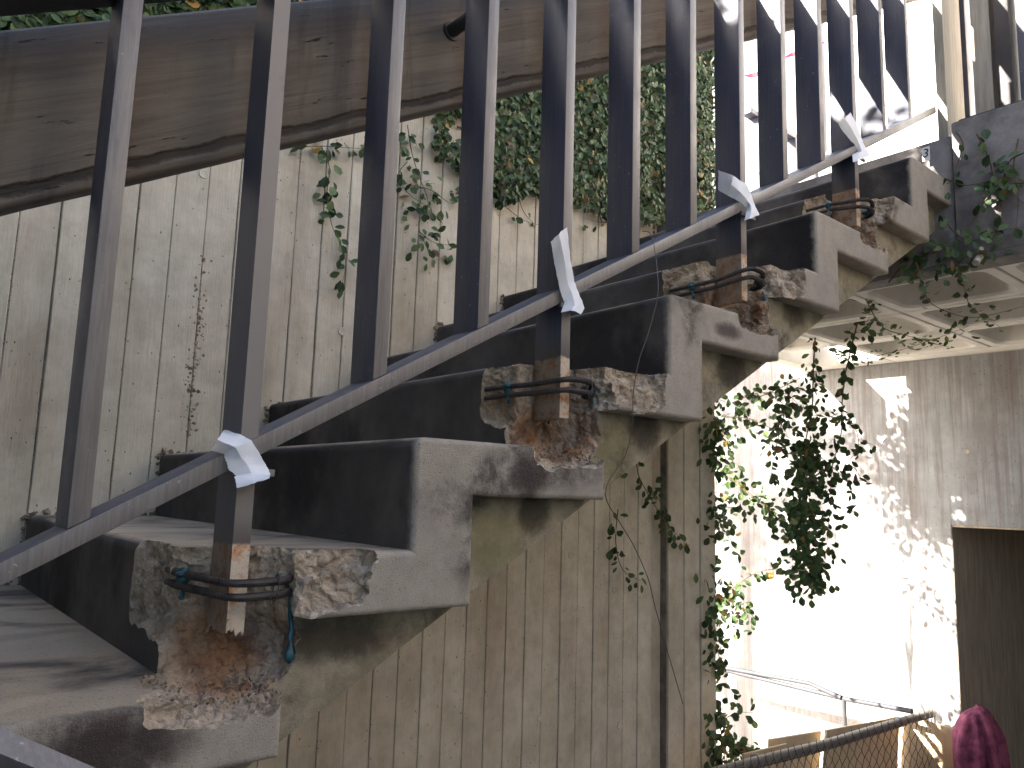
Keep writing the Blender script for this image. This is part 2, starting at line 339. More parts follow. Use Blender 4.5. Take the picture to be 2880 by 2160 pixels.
D_hang=[[(3.2,0.954,0.905),(3.2,0.969,0.732),(3.2,0.964,0.549),(3.2,0.985,0.368),(3.2,1.003,0.166),(3.2,1.013,-0.034),(3.2,1.0,-0.208),(3.2,0.995,-0.298)],[(3.2,0.694,1.036),(3.2,0.726,0.884),(3.2,0.788,0.714),(3.2,0.822,0.561),(3.2,0.827,0.407),(3.2,0.859,0.255),(3.2,0.876,0.081),(3.2,0.916,-0.115)],[(3.2,1.476,0.532),(3.2,1.305,0.51),(3.2,1.146,0.443),(3.2,0.986,0.357)],[(3.2,1.493,0.259),(3.2,1.366,0.186),(3.2,1.232,0.071),(3.2,1.106,-0.061),(3.2,1.022,-0.144)],[(3.2,1.477,0.457),(3.2,1.421,0.283),(3.2,1.311,0.139),(3.2,1.206,0.048),(3.2,1.105,0.007)],[(3.2,1.093,0.557),(3.2,1.121,0.419),(3.2,1.15,0.28),(3.2,1.173,0.164)],[(3.2,1.485,-0.415),(3.2,1.373,-0.344),(3.2,1.264,-0.265),(3.2,1.11,-0.228),(3.2,1.011,-0.165)],[(3.2,1.485,-0.415),(3.2,1.374,-0.448),(3.2,1.294,-0.483)],[(3.2,0.985,0.368),(3.2,0.904,0.299),(3.2,0.793,0.19),(3.2,0.753,0.085)],[(3.2,1.249,0.616),(3.2,1.09,0.674),(3.2,0.976,0.733)],[(3.2,0.875,0.498),(3.2,0.784,0.471),(3.2,0.744,0.361),(3.2,0.791,0.276)],[(3.2,1.417,0.603),(3.2,1.249,0.64),(3.2,1.091,0.627)]]
D_edge=[[(2.385,-0.036,1.347),(2.385,-0.055,1.299),(2.385,-0.038,1.239),(2.385,-0.013,1.18),(2.385,0.016,1.173)],[(2.385,-0.099,1.316),(2.385,-0.129,1.225),(2.385,-0.144,1.125),(2.385,-0.158,1.012),(2.385,-0.121,0.944)],[(2.385,-0.225,1.109),(2.385,-0.17,1.118),(2.385,-0.115,1.086),(2.385,-0.07,1.019),(2.385,0.003,0.973)],[(2.385,0.191,0.882),(2.385,0.097,0.888),(2.385,-0.008,0.906),(2.385,-0.106,0.908),(2.385,-0.214,0.91)],[(2.385,0.008,1.195),(2.385,-0.048,1.154),(2.385,-0.104,1.145),(2.385,-0.185,1.144)],[(2.385,-0.23,1.208),(2.385,-0.187,1.191),(2.385,-0.17,1.118),(2.385,-0.221,1.041)],[(2.385,0.014,1.057),(2.385,-0.012,1.002),(2.385,-0.06,0.958),(2.385,-0.136,0.971),(2.385,-0.217,0.966)],[(2.385,0.208,0.868),(2.385,0.141,0.93),(2.385,0.049,0.943),(2.385,-0.025,0.958)],[(2.385,-0.217,1.259),(2.385,-0.199,1.171),(2.385,-0.207,1.076),(2.385,-0.194,0.957)]]
D_under=[[(2.577,0.382,0.885),(3.088,0.555,0.885),(3.354,0.559,0.885),(3.756,0.53,0.885)],[(3.394,0.942,0.885),(3.774,1.009,0.885),(3.703,0.779,0.885),(3.528,0.526,0.885),(3.329,0.291,0.885)],[(2.233,0.049,0.885),(2.589,0.173,0.885),(2.861,0.24,0.885),(3.16,0.212,0.885),(3.087,0.001,0.885)],[(2.35,-0.034,0.885),(2.69,0.068,0.885),(2.995,0.154,0.885),(3.418,0.193,0.885)]]
D_wire=[(0.934,0.1,0.673),(0.898,0.05,0.649),(0.889,0.03,0.614),(0.864,0.0,0.542),(0.84,-0.02,0.486),(0.812,-0.02,0.406),(0.785,-0.02,0.348),(0.77,-0.02,0.283),(0.768,-0.02,0.221),(0.759,-0.01,0.164),(0.715,-0.01,0.115),(0.71,-0.01,0.082),(0.759,0.0,0.039),(0.798,0.0,-0.004),(0.839,0.0,-0.065),(0.86,0.0,-0.119),(0.895,0.0,-0.199),(0.916,0.0,-0.245),(0.945,0.0,-0.309)]
D_tapes=[[[(0.0087,0.04,0.1316),(0.0134,0.03,0.1453),(0.0473,0.1,0.1641)],[(0.0229,0.055,0.1313),(0.0322,0.04,0.1414),(0.0577,0.07,0.1569)],[(0.034,0.06,0.129),(0.0445,0.045,0.1373),(0.0663,0.05,0.149)],[(0.0385,0.059,0.1186),(0.0546,0.05,0.1243),(0.0835,0.055,0.131)],[(0.0426,0.058,0.1076),(0.0637,0.05,0.1146),(0.0909,0.055,0.119)],[(0.0512,0.055,0.1009),(0.0687,0.045,0.1056),(0.0973,0.05,0.1057)],[(0.0436,0.04,0.0987),(0.0651,0.035,0.0994),(0.0901,0.035,0.1029)],[(0.044,0.03,0.0841),(0.0588,0.02,0.0904),(0.0856,0.025,0.0992)]],[[(0.5937,0.03,0.5507),(0.6044,0.02,0.5657),(0.6419,0.04,0.5923)],[(0.6142,0.045,0.529),(0.622,0.03,0.5424),(0.6527,0.045,0.5605)],[(0.6272,0.05,0.5028),(0.6399,0.04,0.5147),(0.6711,0.055,0.5283)],[(0.643,0.058,0.4773),(0.658,0.05,0.4883),(0.6826,0.058,0.5005)],[(0.659,0.058,0.452),(0.6688,0.05,0.4694),(0.6904,0.058,0.4846)],[(0.6489,0.055,0.4346),(0.6722,0.045,0.4465),(0.7034,0.05,0.446)],[(0.6418,0.05,0.4276),(0.6573,0.04,0.4336),(0.6892,0.045,0.4324)]],[[(1.2145,0.1,0.845),(1.2014,0.09,0.8658),(1.1724,0.07,0.8748)],[(1.2088,0.07,0.8224),(1.1993,0.055,0.8424),(1.2044,0.05,0.8644)],[(1.2262,0.06,0.8145),(1.2244,0.045,0.827),(1.2572,0.05,0.86)],[(1.2558,0.058,0.8096),(1.2605,0.05,0.8211),(1.2854,0.055,0.8444)],[(1.2722,0.058,0.8016),(1.2691,0.045,0.8047),(1.2956,0.05,0.8156)],[(1.253,0.05,0.7805),(1.2609,0.04,0.7829),(1.3067,0.045,0.7921)],[(1.2392,0.045,0.759),(1.2429,0.035,0.7622),(1.269,0.04,0.7736)]],[[(1.7104,0.04,1.1677),(1.7267,0.03,1.1859),(1.7893,0.04,1.2301)],[(1.7644,0.05,1.1638),(1.7796,0.04,1.1854),(1.8364,0.05,1.2238)],[(1.8173,0.055,1.1554),(1.8229,0.045,1.1715),(1.8753,0.055,1.2027)],[(1.8576,0.058,1.1491),(1.8618,0.05,1.1554),(1.898,0.057,1.1772)],[(1.8618,0.058,1.1376),(1.8603,0.045,1.1354),(1.9074,0.05,1.152)],[(1.8091,0.05,1.1082),(1.8286,0.04,1.1136),(1.9168,0.045,1.1404)],[(1.792,0.04,1.0772),(1.8117,0.035,1.0867),(1.8634,0.04,1.1118)]]]
# ================================================================ GROUND
g = MB(); g.add([(-60, -60, GROUND), (60, -60, GROUND), (60, 60, GROUND), (-60, 60, GROUND)], [(0, 1, 2, 3)])
tag(g.build('ground', MT['ground']), kind='structure')

# ================================================================ BOARD-FORMED SIDE WALL
WTOP = 2.62
wall = empty('concrete_wall', (0, W, GROUND), label='board-formed concrete side wall running behind and under the stair', cat='wall')
def strip_mesh(name, width, z0, z1, seed, mat, depth=.012, seg=.07, es=1.):
    rnd = random.Random(seed); n = max(2, int((z1 - z0) / seg)); v = []; f = []
    cup = rnd.uniform(-.0015, .0015); off = rnd.uniform(-.002, .0015)
    for i in range(n + 1):
        z = z0 + (z1 - z0) * i / n
        a = rnd.uniform(0, .0022) if noise.noise(Vector((seed * 1.3, 0, i * .13))) > .05 else -.0009; c = rnd.uniform(0, .0022) if noise.noise(Vector((seed * 1.7, 5, i * .13))) > .05 else -.0009
        a *= es; c *= es; v += [(a, depth, z), (a + .001 * es, off + .003 * es, z), (a + .004 * es, off, z), (width / 2, off + cup, z), (width - c - .004 * es, off, z), (width - c - .001 * es, off + .003 * es, z), (width - c, depth, z)]
    for i in range(n):
        for j in range(6):
            q = i * 7 + j; f.append((q, q + 1, q + 8, q + 7))
    for q in (0, n * 7): f.append(tuple(q + j for j in range(7)))
    return mesh(name, v, f, mat)
BW = .0925
b = MB(); b.box(-3.4, 2.404, W + .010, W + .07, GROUND, WTOP); b.box(2.517, 2.879, W + .010, W + .07, GROUND, WTOP); b.box(2.404, 2.517, W + .045, W + .085, GROUND, WTOP)
o = b.build('wall_core', MT['joint'], wall); o.matrix_parent_inverse = Matrix(); o.location = -wall.location
variants = [strip_mesh('board_strip', BW - .0018, 0, WTOP - GROUND, 100 + i, MT['wall'], .012, .07, .7) for i in range(9)]
x = 2.404 - BW
while x > -3.4:
    o = link('board_strip', random.choice(variants), wall, (x, -.0015 + random.uniform(-.0012, .0012), 0)); x -= BW
for x, wd in ((2.518, .115), (2.636, .120), (2.759, .1195)):
    link('board_strip', strip_mesh('board_strip', wd - .003, 0, WTOP - GROUND, int(x * 1000), MT['wall']), wall, (x, 0, 0))
link('recess_strip', strip_mesh('recess_strip', .110, 0, WTOP - GROUND, 55, MT['wall'], .004), wall, (2.4055, .040, 0))
# form-tie plugs: shallow cups in the wall face
for (tx, tz) in ((.83, .60), (.77, .17), (1.75, .93), (.35, 1.0), (2.16, -.30), (1.75, -.75), (-.1, .9), (2.2, -.85), (1.9, -.15)):
    r = MB(); k = 14
    vv = [(0, .0006, 0)] + [(math.cos(2 * math.pi * j / k) * .009, -.001, math.sin(2 * math.pi * j / k) * .009) for j in range(k)] + [(math.cos(2 * math.pi * j / k) * .013, -.0022, math.sin(2 * math.pi * j / k) * .013) for j in range(k)] + [(math.cos(2 * math.pi * j / k) * .015, .001, math.sin(2 * math.pi * j / k) * .015) for j in range(k)]
    ff = [(0, 1 + j, 1 + (j + 1) % k) for j in range(k)] + [(1 + a * k + j, 1 + a * k + (j + 1) % k, 1 + (a + 1) * k + (j + 1) % k, 1 + (a + 1) * k + j) for a in (0, 1) for j in range(k)]
    r.add(vv, ff); r.build('form_tie_plug', MT['wall'], wall, 30, (tx, -.003, tz - GROUND))
# honeycombed seam (crumbling stones showing in the joint)
hp = [(0.366, .761), (.361, .683), (.366, .601), (.37, .52), (.361, .424), (.361, .344), (.373, .239)]
def rock(mb, c, r, rnd, flat=1.):
    vs = [Vector(q) for q in ((1, 0, 0), (-1, 0, 0), (0, 1, 0), (0, -1, 0), (0, 0, 1), (0, 0, -1))]
    R_ = Matrix.Rotation(rnd.uniform(0, 6.3), 3, 'X') @ Matrix.Rotation(rnd.uniform(0, 6.3), 3, 'Z')
    vs = [Vector(c) + (lambda q: Vector((q.x, q.y * flat, q.z)))((R_ @ q) * r * rnd.uniform(.6, 1.2)) for q in vs]
    mb.add(vs, [(0, 2, 4), (2, 1, 4), (1, 3, 4), (3, 0, 4), (2, 0, 5), (1, 2, 5), (3, 1, 5), (0, 3, 5)])
rnd = random.Random(3); hm = MB(); cm = MB()
for i in range(620):
    t = rnd.random() ** .8 * (len(hp) - 1); k = min(int(t), len(hp) - 2); a, c = hp[k], hp[k + 1]; u = t - k
    dens = .5 + .5 * noise.noise(Vector((0, 0, t * 2.3)))
    if rnd.random() > dens + .25: continue
    rock(hm, (a[0] + (c[0] - a[0]) * u + rnd.gauss(0, .012), W + .001 + rnd.uniform(-.002, .003), a[1] + (c[1] - a[1]) * u + rnd.gauss(0, .01)), rnd.uniform(.002, .009) * (1.3 - rnd.random() ** .5 * .6), rnd, .38)
# crumbs of fins along the other board seams and mortar at the stair junction
x = 2.404 - BW
while x > -1.0:
    for i in range(420):
        z = rnd.uniform(-1.4, 2.2)
        if noise.noise(Vector((x * 9, 1.3, z * 2.5))) > -.1: rock(cm, (x - .001 + rnd.gauss(0, .0020), W - .0005, z), rnd.uniform(.0012, .0036), rnd, .6)
    x -= BW
for n in range(-2, 9):
    for i in range(70):
        if rnd.random() < .5: rock(hm, (n * T + rnd.uniform(0, T), W - .006, n * H + rnd.uniform(-.002, .012)), rnd.uniform(.003, .011), rnd)
        else: rock(hm, (n * T + rnd.uniform(-.012, .002), W - .004, n * H - rnd.uniform(0, H)), rnd.uniform(.003, .009), rnd)
o = cm.build('seam_crust', MT['crust'], wall); o.location = -wall.location; tag(o, kind='stuff')
o = hm.build('honeycombed_seam', MT['stone'], wall); o.location = -wall.location; tag(o, kind='stuff')

# ================================================================ STAIR FLIGHT
stair = empty('concrete_stair', (0, 0, 0), label='cast concrete stair with zigzag edge and broken-out post pockets', cat='stair')
def step_mesh():
    r = .019; pts = [(-math.cos(a) * r + r, math.sin(a) * r - r, 1) for a in [math.pi / 2 * k / 8 for k in range(9)]]
    # (x, z, joint?) : joint marks the edge STARTING at this point as a butt joint (no end bevel)
    poly = [(p[0], p[1], 0) for p in pts]
    poly += [(T - .004, 0, 0), (T, .004 * 0 - 0, 1), (T, -BAR, 0), (LEG, -BAR, 0), (LEG, -H - BAR, 0), (0, -H - BAR, 1), (0, -H, 0), (0, -H + .004, 0)]
    n = len(poly); P = [Vector((p[0], p[1])) for p in poly]; J = [p[2] for p in poly]
    def offset(d):
        out = []
        for i in range(n):
            a, b_, c = P[i - 1], P[i], P[(i + 1) % n]
            e1 = (b_ - a).normalized(); e2 = (c - b_).normalized()
            n1 = Vector((e1.y, -e1.x)); n2 = Vector((e2.y, -e2.x))
            d1 = 0 if J[i - 1] else d; d2 = 0 if J[i] else d
            det = n1.x * n2.y - n1.y * n2.x
            if J[i - 1] and not J[i] and abs(det) < .05: out.append(b_ + Vector((0, -d))); continue
            if J[i - 2] and not J[i - 1] and abs(det) < .05: out.append(b_ + Vector((d, -d - .004 * (d > 0)))); continue
            if abs(det) < .05: out.append(b_ + n1 * max(d1, d2) if d1 == d2 else b_ + (n1 * d1 if d1 else n2 * d2) * .999)
            else: out.append(Vector(((d1 * n2.y - d2 * n1.y) / det, (n1.x * d2 - n2.x * d1) / det)) + b_)
        return out
    v = []; f = []; R_ = .009
    ring = [(R_ * (1 - math.cos(a)), R_ * (1 - math.sin(a))) for a in [math.pi / 2 * k / 5 for k in range(6)]]
    ys = [a for a, d in ring] + [.1, .3, .6, 1.0, W + .004]; ds = [d for a, d in ring] + [0] * 5
    for y, d in zip(ys, ds): v += [(q.x, y, q.y) for q in offset(d)]
    for k in range(len(ys) - 1):
        for i in range(n): f.append((k * n + i, k * n + (i + 1) % n, (k + 1) * n + (i + 1) % n, (k + 1) * n + i))
    f.append(tuple(range(n))[::-1]); f.append(tuple((len(ys) - 1) * n + i for i in range(n)))
    me = mesh('step', v, f, [MT['step'], MT['broken']])
    bm = bmesh.new(); bm.from_mesh(me); bmesh.ops.recalc_face_normals(bm, faces=bm.faces); bm.to_mesh(me); bm.free()
    return me
base = step_mesh()
N0, N1 = -8, 8
steps = {}
for n in range(N0, N1):
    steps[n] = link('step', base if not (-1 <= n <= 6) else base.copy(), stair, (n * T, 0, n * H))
# soffit slab with sawtooth top hidden in the steps
G = .05; poly = []
xa = N0 * T + LEG - .01; poly.append((xa, SL * xa - .331)); xb = N1 * T + LEG - .01
poly.append((xb - .12, SL * (xb - .12) - .331))
for n in range(N1 - 1, N0 - 1, -1):
    z = n * H - BAR + .01; poly.append((min((n + 1) * T + LEG - .01, xb - .12), z)); poly.append((n * T + LEG - .01, z))
m = MB(); m.prism(poly, G, W - .002); soffit = m.build('soffit_slab', [MT['soffit'], MT['broken']], stair)

# ---- broken pockets: noisy cutter boxes
def cutter(x0, x1, y0, y1, z0, z1, seed, amp=.016, res=.0055, org=(0, 0, 0)):
    nx, ny, nz = [max(3, int((b_ - a) / res)) for a, b_ in ((x0, x1), (y0, y1), (z0, z1))]
    idx = {}; v = []; f = []; so_ = Vector((seed * 3.1, seed * 1.7, seed * .9))
    def V(i, j, k):
        if (i, j, k) in idx: return idx[i, j, k]
        p = Vector((x0 + (x1 - x0) * i / nx, y0 + (y1 - y0) * j / ny, z0 + (z1 - z0) * k / nz)); c = Vector(((x0 + x1) / 2, (y0 + y1) / 2, (z0 + z1) / 2))
        h = Vector((x1 - x0, y1 - y0, z1 - z0)) / 2; q = Vector(((p.x - c.x) / h.x, (p.y - c.y) / h.y, (p.z - c.z) / h.z))
        ql = max((abs(q.x) ** 5 + abs(q.y) ** 5 + abs(q.z) ** 5) ** .2, 1e-6); q = q / ql * 1.02   # rounded box
        p = Vector((c.x + q.x * h.x, c.y + q.y * h.y, c.z + q.z * h.z))
        w_ = p + so_; d = noise.noise_vector(w_ * 14) * amp + noise.noise_vector(w_ * 38) * amp * .55 + noise.noise_vector(w_ * 95) * amp * .28
        p = p + d; idx[i, j, k] = len(v); v.append(p + Vector(org)); return idx[i, j, k]
    for i in range(nx):
        for j in range(ny): f.append((V(i, j, 0), V(i, j + 1, 0), V(i + 1, j + 1, 0), V(i + 1, j, 0))); f.append((V(i, j, nz), V(i + 1, j, nz), V(i + 1, j + 1, nz), V(i, j + 1, nz)))
    for i in range(nx):
        for k in range(nz): f.append((V(i, 0, k), V(i + 1, 0, k), V(i + 1, 0, k + 1), V(i, 0, k + 1))); f.append((V(i, ny, k), V(i, ny, k + 1), V(i + 1, ny, k + 1), V(i + 1, ny, k)))
    for j in range(ny):
        for k in range(nz): f.append((V(0, j, k), V(0, j, k + 1), V(0, j + 1, k + 1), V(0, j + 1, k))); f.append((V(nx, j, k), V(nx, j + 1, k), V(nx, j + 1, k + 1), V(nx, j, k + 1)))
    me = mesh('cutter', v, f, MT['broken']); bm = bmesh.new(); bm.from_mesh(me); bmesh.ops.recalc_face_normals(bm, faces=bm.faces); bm.to_mesh(me); bm.free()
    return bpy.data.objects.new('cutter', me)
def carve(target, cuts):
    for c in cuts:
        md = target.modifiers.new('b', 'BOOLEAN'); md.operation = 'DIFFERENCE'; md.solver = 'EXACT'; md.object = c; md.material_mode = 'TRANSFER'; md.use_self = True
        dg = bpy.context.evaluated_depsgraph_get(); dg.update()
        me = bpy.data.meshes.new_from_object(target.evaluated_get(dg)); target.modifiers.clear(); target.data = me
    # drop crumbs that the cut left floating
    bm = bmesh.new(); bm.from_mesh(target.data); bm.verts.ensure_lookup_table(); seen = set(); isl = []
    for v0 in bm.verts:
        if v0.index in seen: continue
        st = [v0]; seen.add(v0.index); cur = []
        while st:
            q = st.pop(); cur.append(q)
            for e in q.link_edges:
                p = e.other_vert(q)
                if p.index not in seen: seen.add(p.index); st.append(p)
        isl.append(cur)
    isl.sort(key=len); big = max(isl, key=lambda c: max(q.co.y for q in c))
    bmesh.ops.delete(bm, geom=[q for c in isl if c is not big for q in c], context='VERTS'); bm.to_mesh(target.data); bm.free()
    return target.data
def roughen(o):
    me = o.data; idx = [i for i, m_ in enumerate(me.materials) if m_ and m_.name == 'broken_concrete']
    bm = bmesh.new(); bm.from_mesh(me)
    ed = [e for e in bm.edges if e.link_faces and all(f.material_index in idx for f in e.link_faces)]
    bmesh.ops.triangulate(bm, faces=[f for f in bm.faces if f.material_index in idx and len(f.verts) > 3])
    ed = [e for e in bm.edges if e.link_faces and all(f.material_index in idx for f in e.link_faces) and e.calc_length() > .0035]
    bmesh.ops.subdivide_edges(bm, edges=ed, cuts=1)
    org = o.location
    for v_ in bm.verts:
        if v_.link_faces and all(f.material_index in idx for f in v_.link_faces):
            w_ = v_.co + org; k = noise.ridged_multi_fractal(w_ * 34, 1.0, 2.2, 4, 1.0, 2.0) - 1.1
            v_.co += v_.normal * (-k * .0052) + noise.noise_vector(w_ * 120) * .0030 + noise.noise_vector(w_ * 260) * .0014
    bmesh.ops.triangulate(bm, faces=[f for f in bm.faces if f.material_index in idx and len(f.verts) > 4])
    bm.to_mesh(me); bm.free()
    me.polygons.foreach_set('use_smooth', [False] * len(me.polygons)); me.update()
soffit_cuts = []; allc = []
for n in (0, 2, 4, 6):
    o_ = (n * T, 0, n * H); s = n + 1
    yb = {0: .315, 2: .232, 4: .268, 6: .20}[n]; xr = {0: .232, 2: .285, 4: .232, 6: .165}[n]
    A = cutter(-.06, .150, -.06, .152, -.186, .06, s, .018, org=o_)
    B = cutter(-.05, .020, .10, yb, -.128, .05, s + .3, .014, org=o_)
    C = cutter(.120, xr, -.06, .030, {0: -.083, 2: -.080, 4: -.083, 6: -.06}[n], .05, s + .6, .017, org=o_)
    D = cutter(-.055, .112, -.06, .045, -.206, -.14, s + .8, .010, org=o_)
    Cf = cutter(.125, xr + .01, -.004, .055, -.03, .03, s + .9, .010, org=o_)
    for c in (A, B, C, D, Cf): COL.objects.link(c); allc.append(c)
    carve(steps[n], [A, B, C, Cf, D]); carve(steps[n - 1], [A, B, D]); soffit_cuts.append(A)
carve(soffit, soffit_cuts)
for n in range(-1, 7): roughen(steps[n])
roughen(soffit)
for c in allc: bpy.data.objects.remove(c)
# small edge chips on the sound steps
# loose grit lying in each pocket
rnd = random.Random(12)
gm = MB()
for n in (0, 2, 4, 6):
    for i in range(220):
        gm_x = n * T + rnd.uniform(-.03, .13); gm_y = rnd.uniform(.005, .16)
        rock(gm, (gm_x, gm_y, (n - 1) * H - .012 + rnd.uniform(-.006, .004) + (.012 if gm_x < n * T - .0 else 0)), rnd.uniform(.0010, .0034), rnd)
o = gm.build('loose_grit', MT['stone'], stair); tag(o, kind='stuff')

# ================================================================ RAILING
rail = empty('stair_railing', (0, .1, 0), label='grey metal baluster railing with timber board on the open stair edge', cat='railing')
def at_rail(o): o.location = o.location - Vector((0, .1, 0)) if o.parent is rail else o.location; return o
PX, YF, YB, PW = .056, .0645, .139, .0245
def sloped(x0, x1, y0, y1, r0, r1, seg=1):
    mb = MB(); n = 40
    mb.prism([(x0, SL * x0 + r0), (x1, SL * x1 + r0), (x1, SL * x1 + r1), (x0, SL * x0 + r1)], y0, y1); return mb
def bevel_obj(o, w_, seg=2):
    bm = bmesh.new(); bm.from_mesh(o.data); bmesh.ops.bevel(bm, geom=bm.edges[:], offset=w_, segments=seg, affect='EDGES', profile=.6)
    bm.to_mesh(o.data); bm.free(); o.data.polygons.foreach_set('use_smooth', [True] * len(o.data.polygons)); o.data.set_sharp_from_angle(angle=math.radians(40)); return o
bm_ = MB(); bm_.box(0, PW, 0, YB - YF, 0, .72, .0022)
for q in bm_.v:
    if q.z < .1: q.z += SL * q.x
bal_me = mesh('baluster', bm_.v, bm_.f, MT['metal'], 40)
for k in range(-9, 13):
    x = PX + k * 2 * T / 3
    if k % 3: link('baluster', bal_me, rail, (x, YF - .1, SL * x + .1118))
def post_mesh(ragged, seed):
    mb = MB(); rnd_ = random.Random(seed)
    if not ragged: mb.box(0, PW, 0, YB - YF, -.108, .84, .002)
    else:      # torn lower end: walls of the hollow tube end unevenly
        n = 12; d = YB - YF
        ring = [(PW * i / n, 0) for i in range(n)] + [(PW, d * i / n) for i in range(n)] + [(PW - PW * i / n, d) for i in range(n)] + [(0, d - d * i / n) for i in range(n)]
        low = [-.108 + (noise.noise(Vector((a * 160, c * 60, seed))) * .012 + rnd_.uniform(-.003, .003)) for a, c in ring]; k = len(ring)
        top = .84; v = []
        for (a, c), l in zip(ring, low): v.append((a, c, l))
        for (a, c) in ring: v.append((a, c, -.08))
        for (a, c) in ring: v.append((a, c, top))
        inn = [(.0025 + a * (PW - .005) / PW, .0025 + c * (d - .005) / d) for a, c in ring]
        for (a, c), l in zip(inn, low): v.append((a, c, l))
        for (a, c) in inn: v.append((a, c, -.02))
        f = []
        for i in range(k):
            j = (i + 1) % k; f += [(i, j, k + j, k + i), (k + i, k + j, 2 * k + j, 2 * k + i), (j, i, 3 * k + i, 3 * k + j), (3 * k + j, 3 * k + i, 4 * k + i, 4 * k + j)]
        f.append(tuple(2 * k + i for i in range(k))); f.append(tuple(4 * k + i for i in range(k)))
        mb.add(v, f)
    return mesh('post', mb.v, mb.f, MT['post'], 40)
pm = post_mesh(False, 0)
for n in (-6, -4, -2, 0, 2, 4, 6):
    link('post', post_mesh(True, 5) if n == 0 else pm, rail, (n * T + PX, YF - .1, n * H))
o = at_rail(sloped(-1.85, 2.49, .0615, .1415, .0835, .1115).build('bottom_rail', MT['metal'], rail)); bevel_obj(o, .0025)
o = at_rail(sloped(-1.9, 3.2, .044, .146, .826, .866).build('top_cap', MT['dark'], rail)); bevel_obj(o, .003)
mb = MB()      # timber board, subdivided for slightly worn edges
N = 140; x0, x1 = -2.0, 3.35
prof = [(.204, .583), (.210, .576), (.251, .576), (.257, .583), (.257, .830), (.251, .837), (.210, .837), (.204, .830)]
for i in range(N + 1):
    x = x0 + (x1 - x0) * i / N
    for (y, r) in prof:
        j = noise.noise(Vector((x * 14, y * 30, r * 30))) * .0022 if r < .6 else noise.noise(Vector((x * 9, y * 20, r * 30))) * .001
        mb.v.append(Vector((x, y, SL * x + r + j)))
for i in range(N):
    for j in range(8): q = i * 8; mb.f.append((q + j, q + (j + 1) % 8, q + 8 + (j + 1) % 8, q + 8 + j))
mb.f.append(tuple(range(8))); mb.f.append(tuple(N * 8 + j for j in range(8)))
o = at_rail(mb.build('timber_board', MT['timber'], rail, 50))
for k in (-4, 2, 8):
    x = PX + k * 2 * T / 3 + PW / 2; z = SL * x + .735
    m = MB(); m.tube([(x, .138, z), (x, .2035, z)], .0135, 16); m.tube([(x, .1995, z), (x, .2045, z)], .019, 18)
    at_rail(m.build('pipe_spacer', MT['dark'], rail, 40))
# little plates under the rail at the main posts
for n in (0, 2, 4, 6):
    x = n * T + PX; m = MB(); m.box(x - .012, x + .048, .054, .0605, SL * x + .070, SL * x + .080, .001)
    at_rail(m.build('splice_plate', MT['metal'], rail))

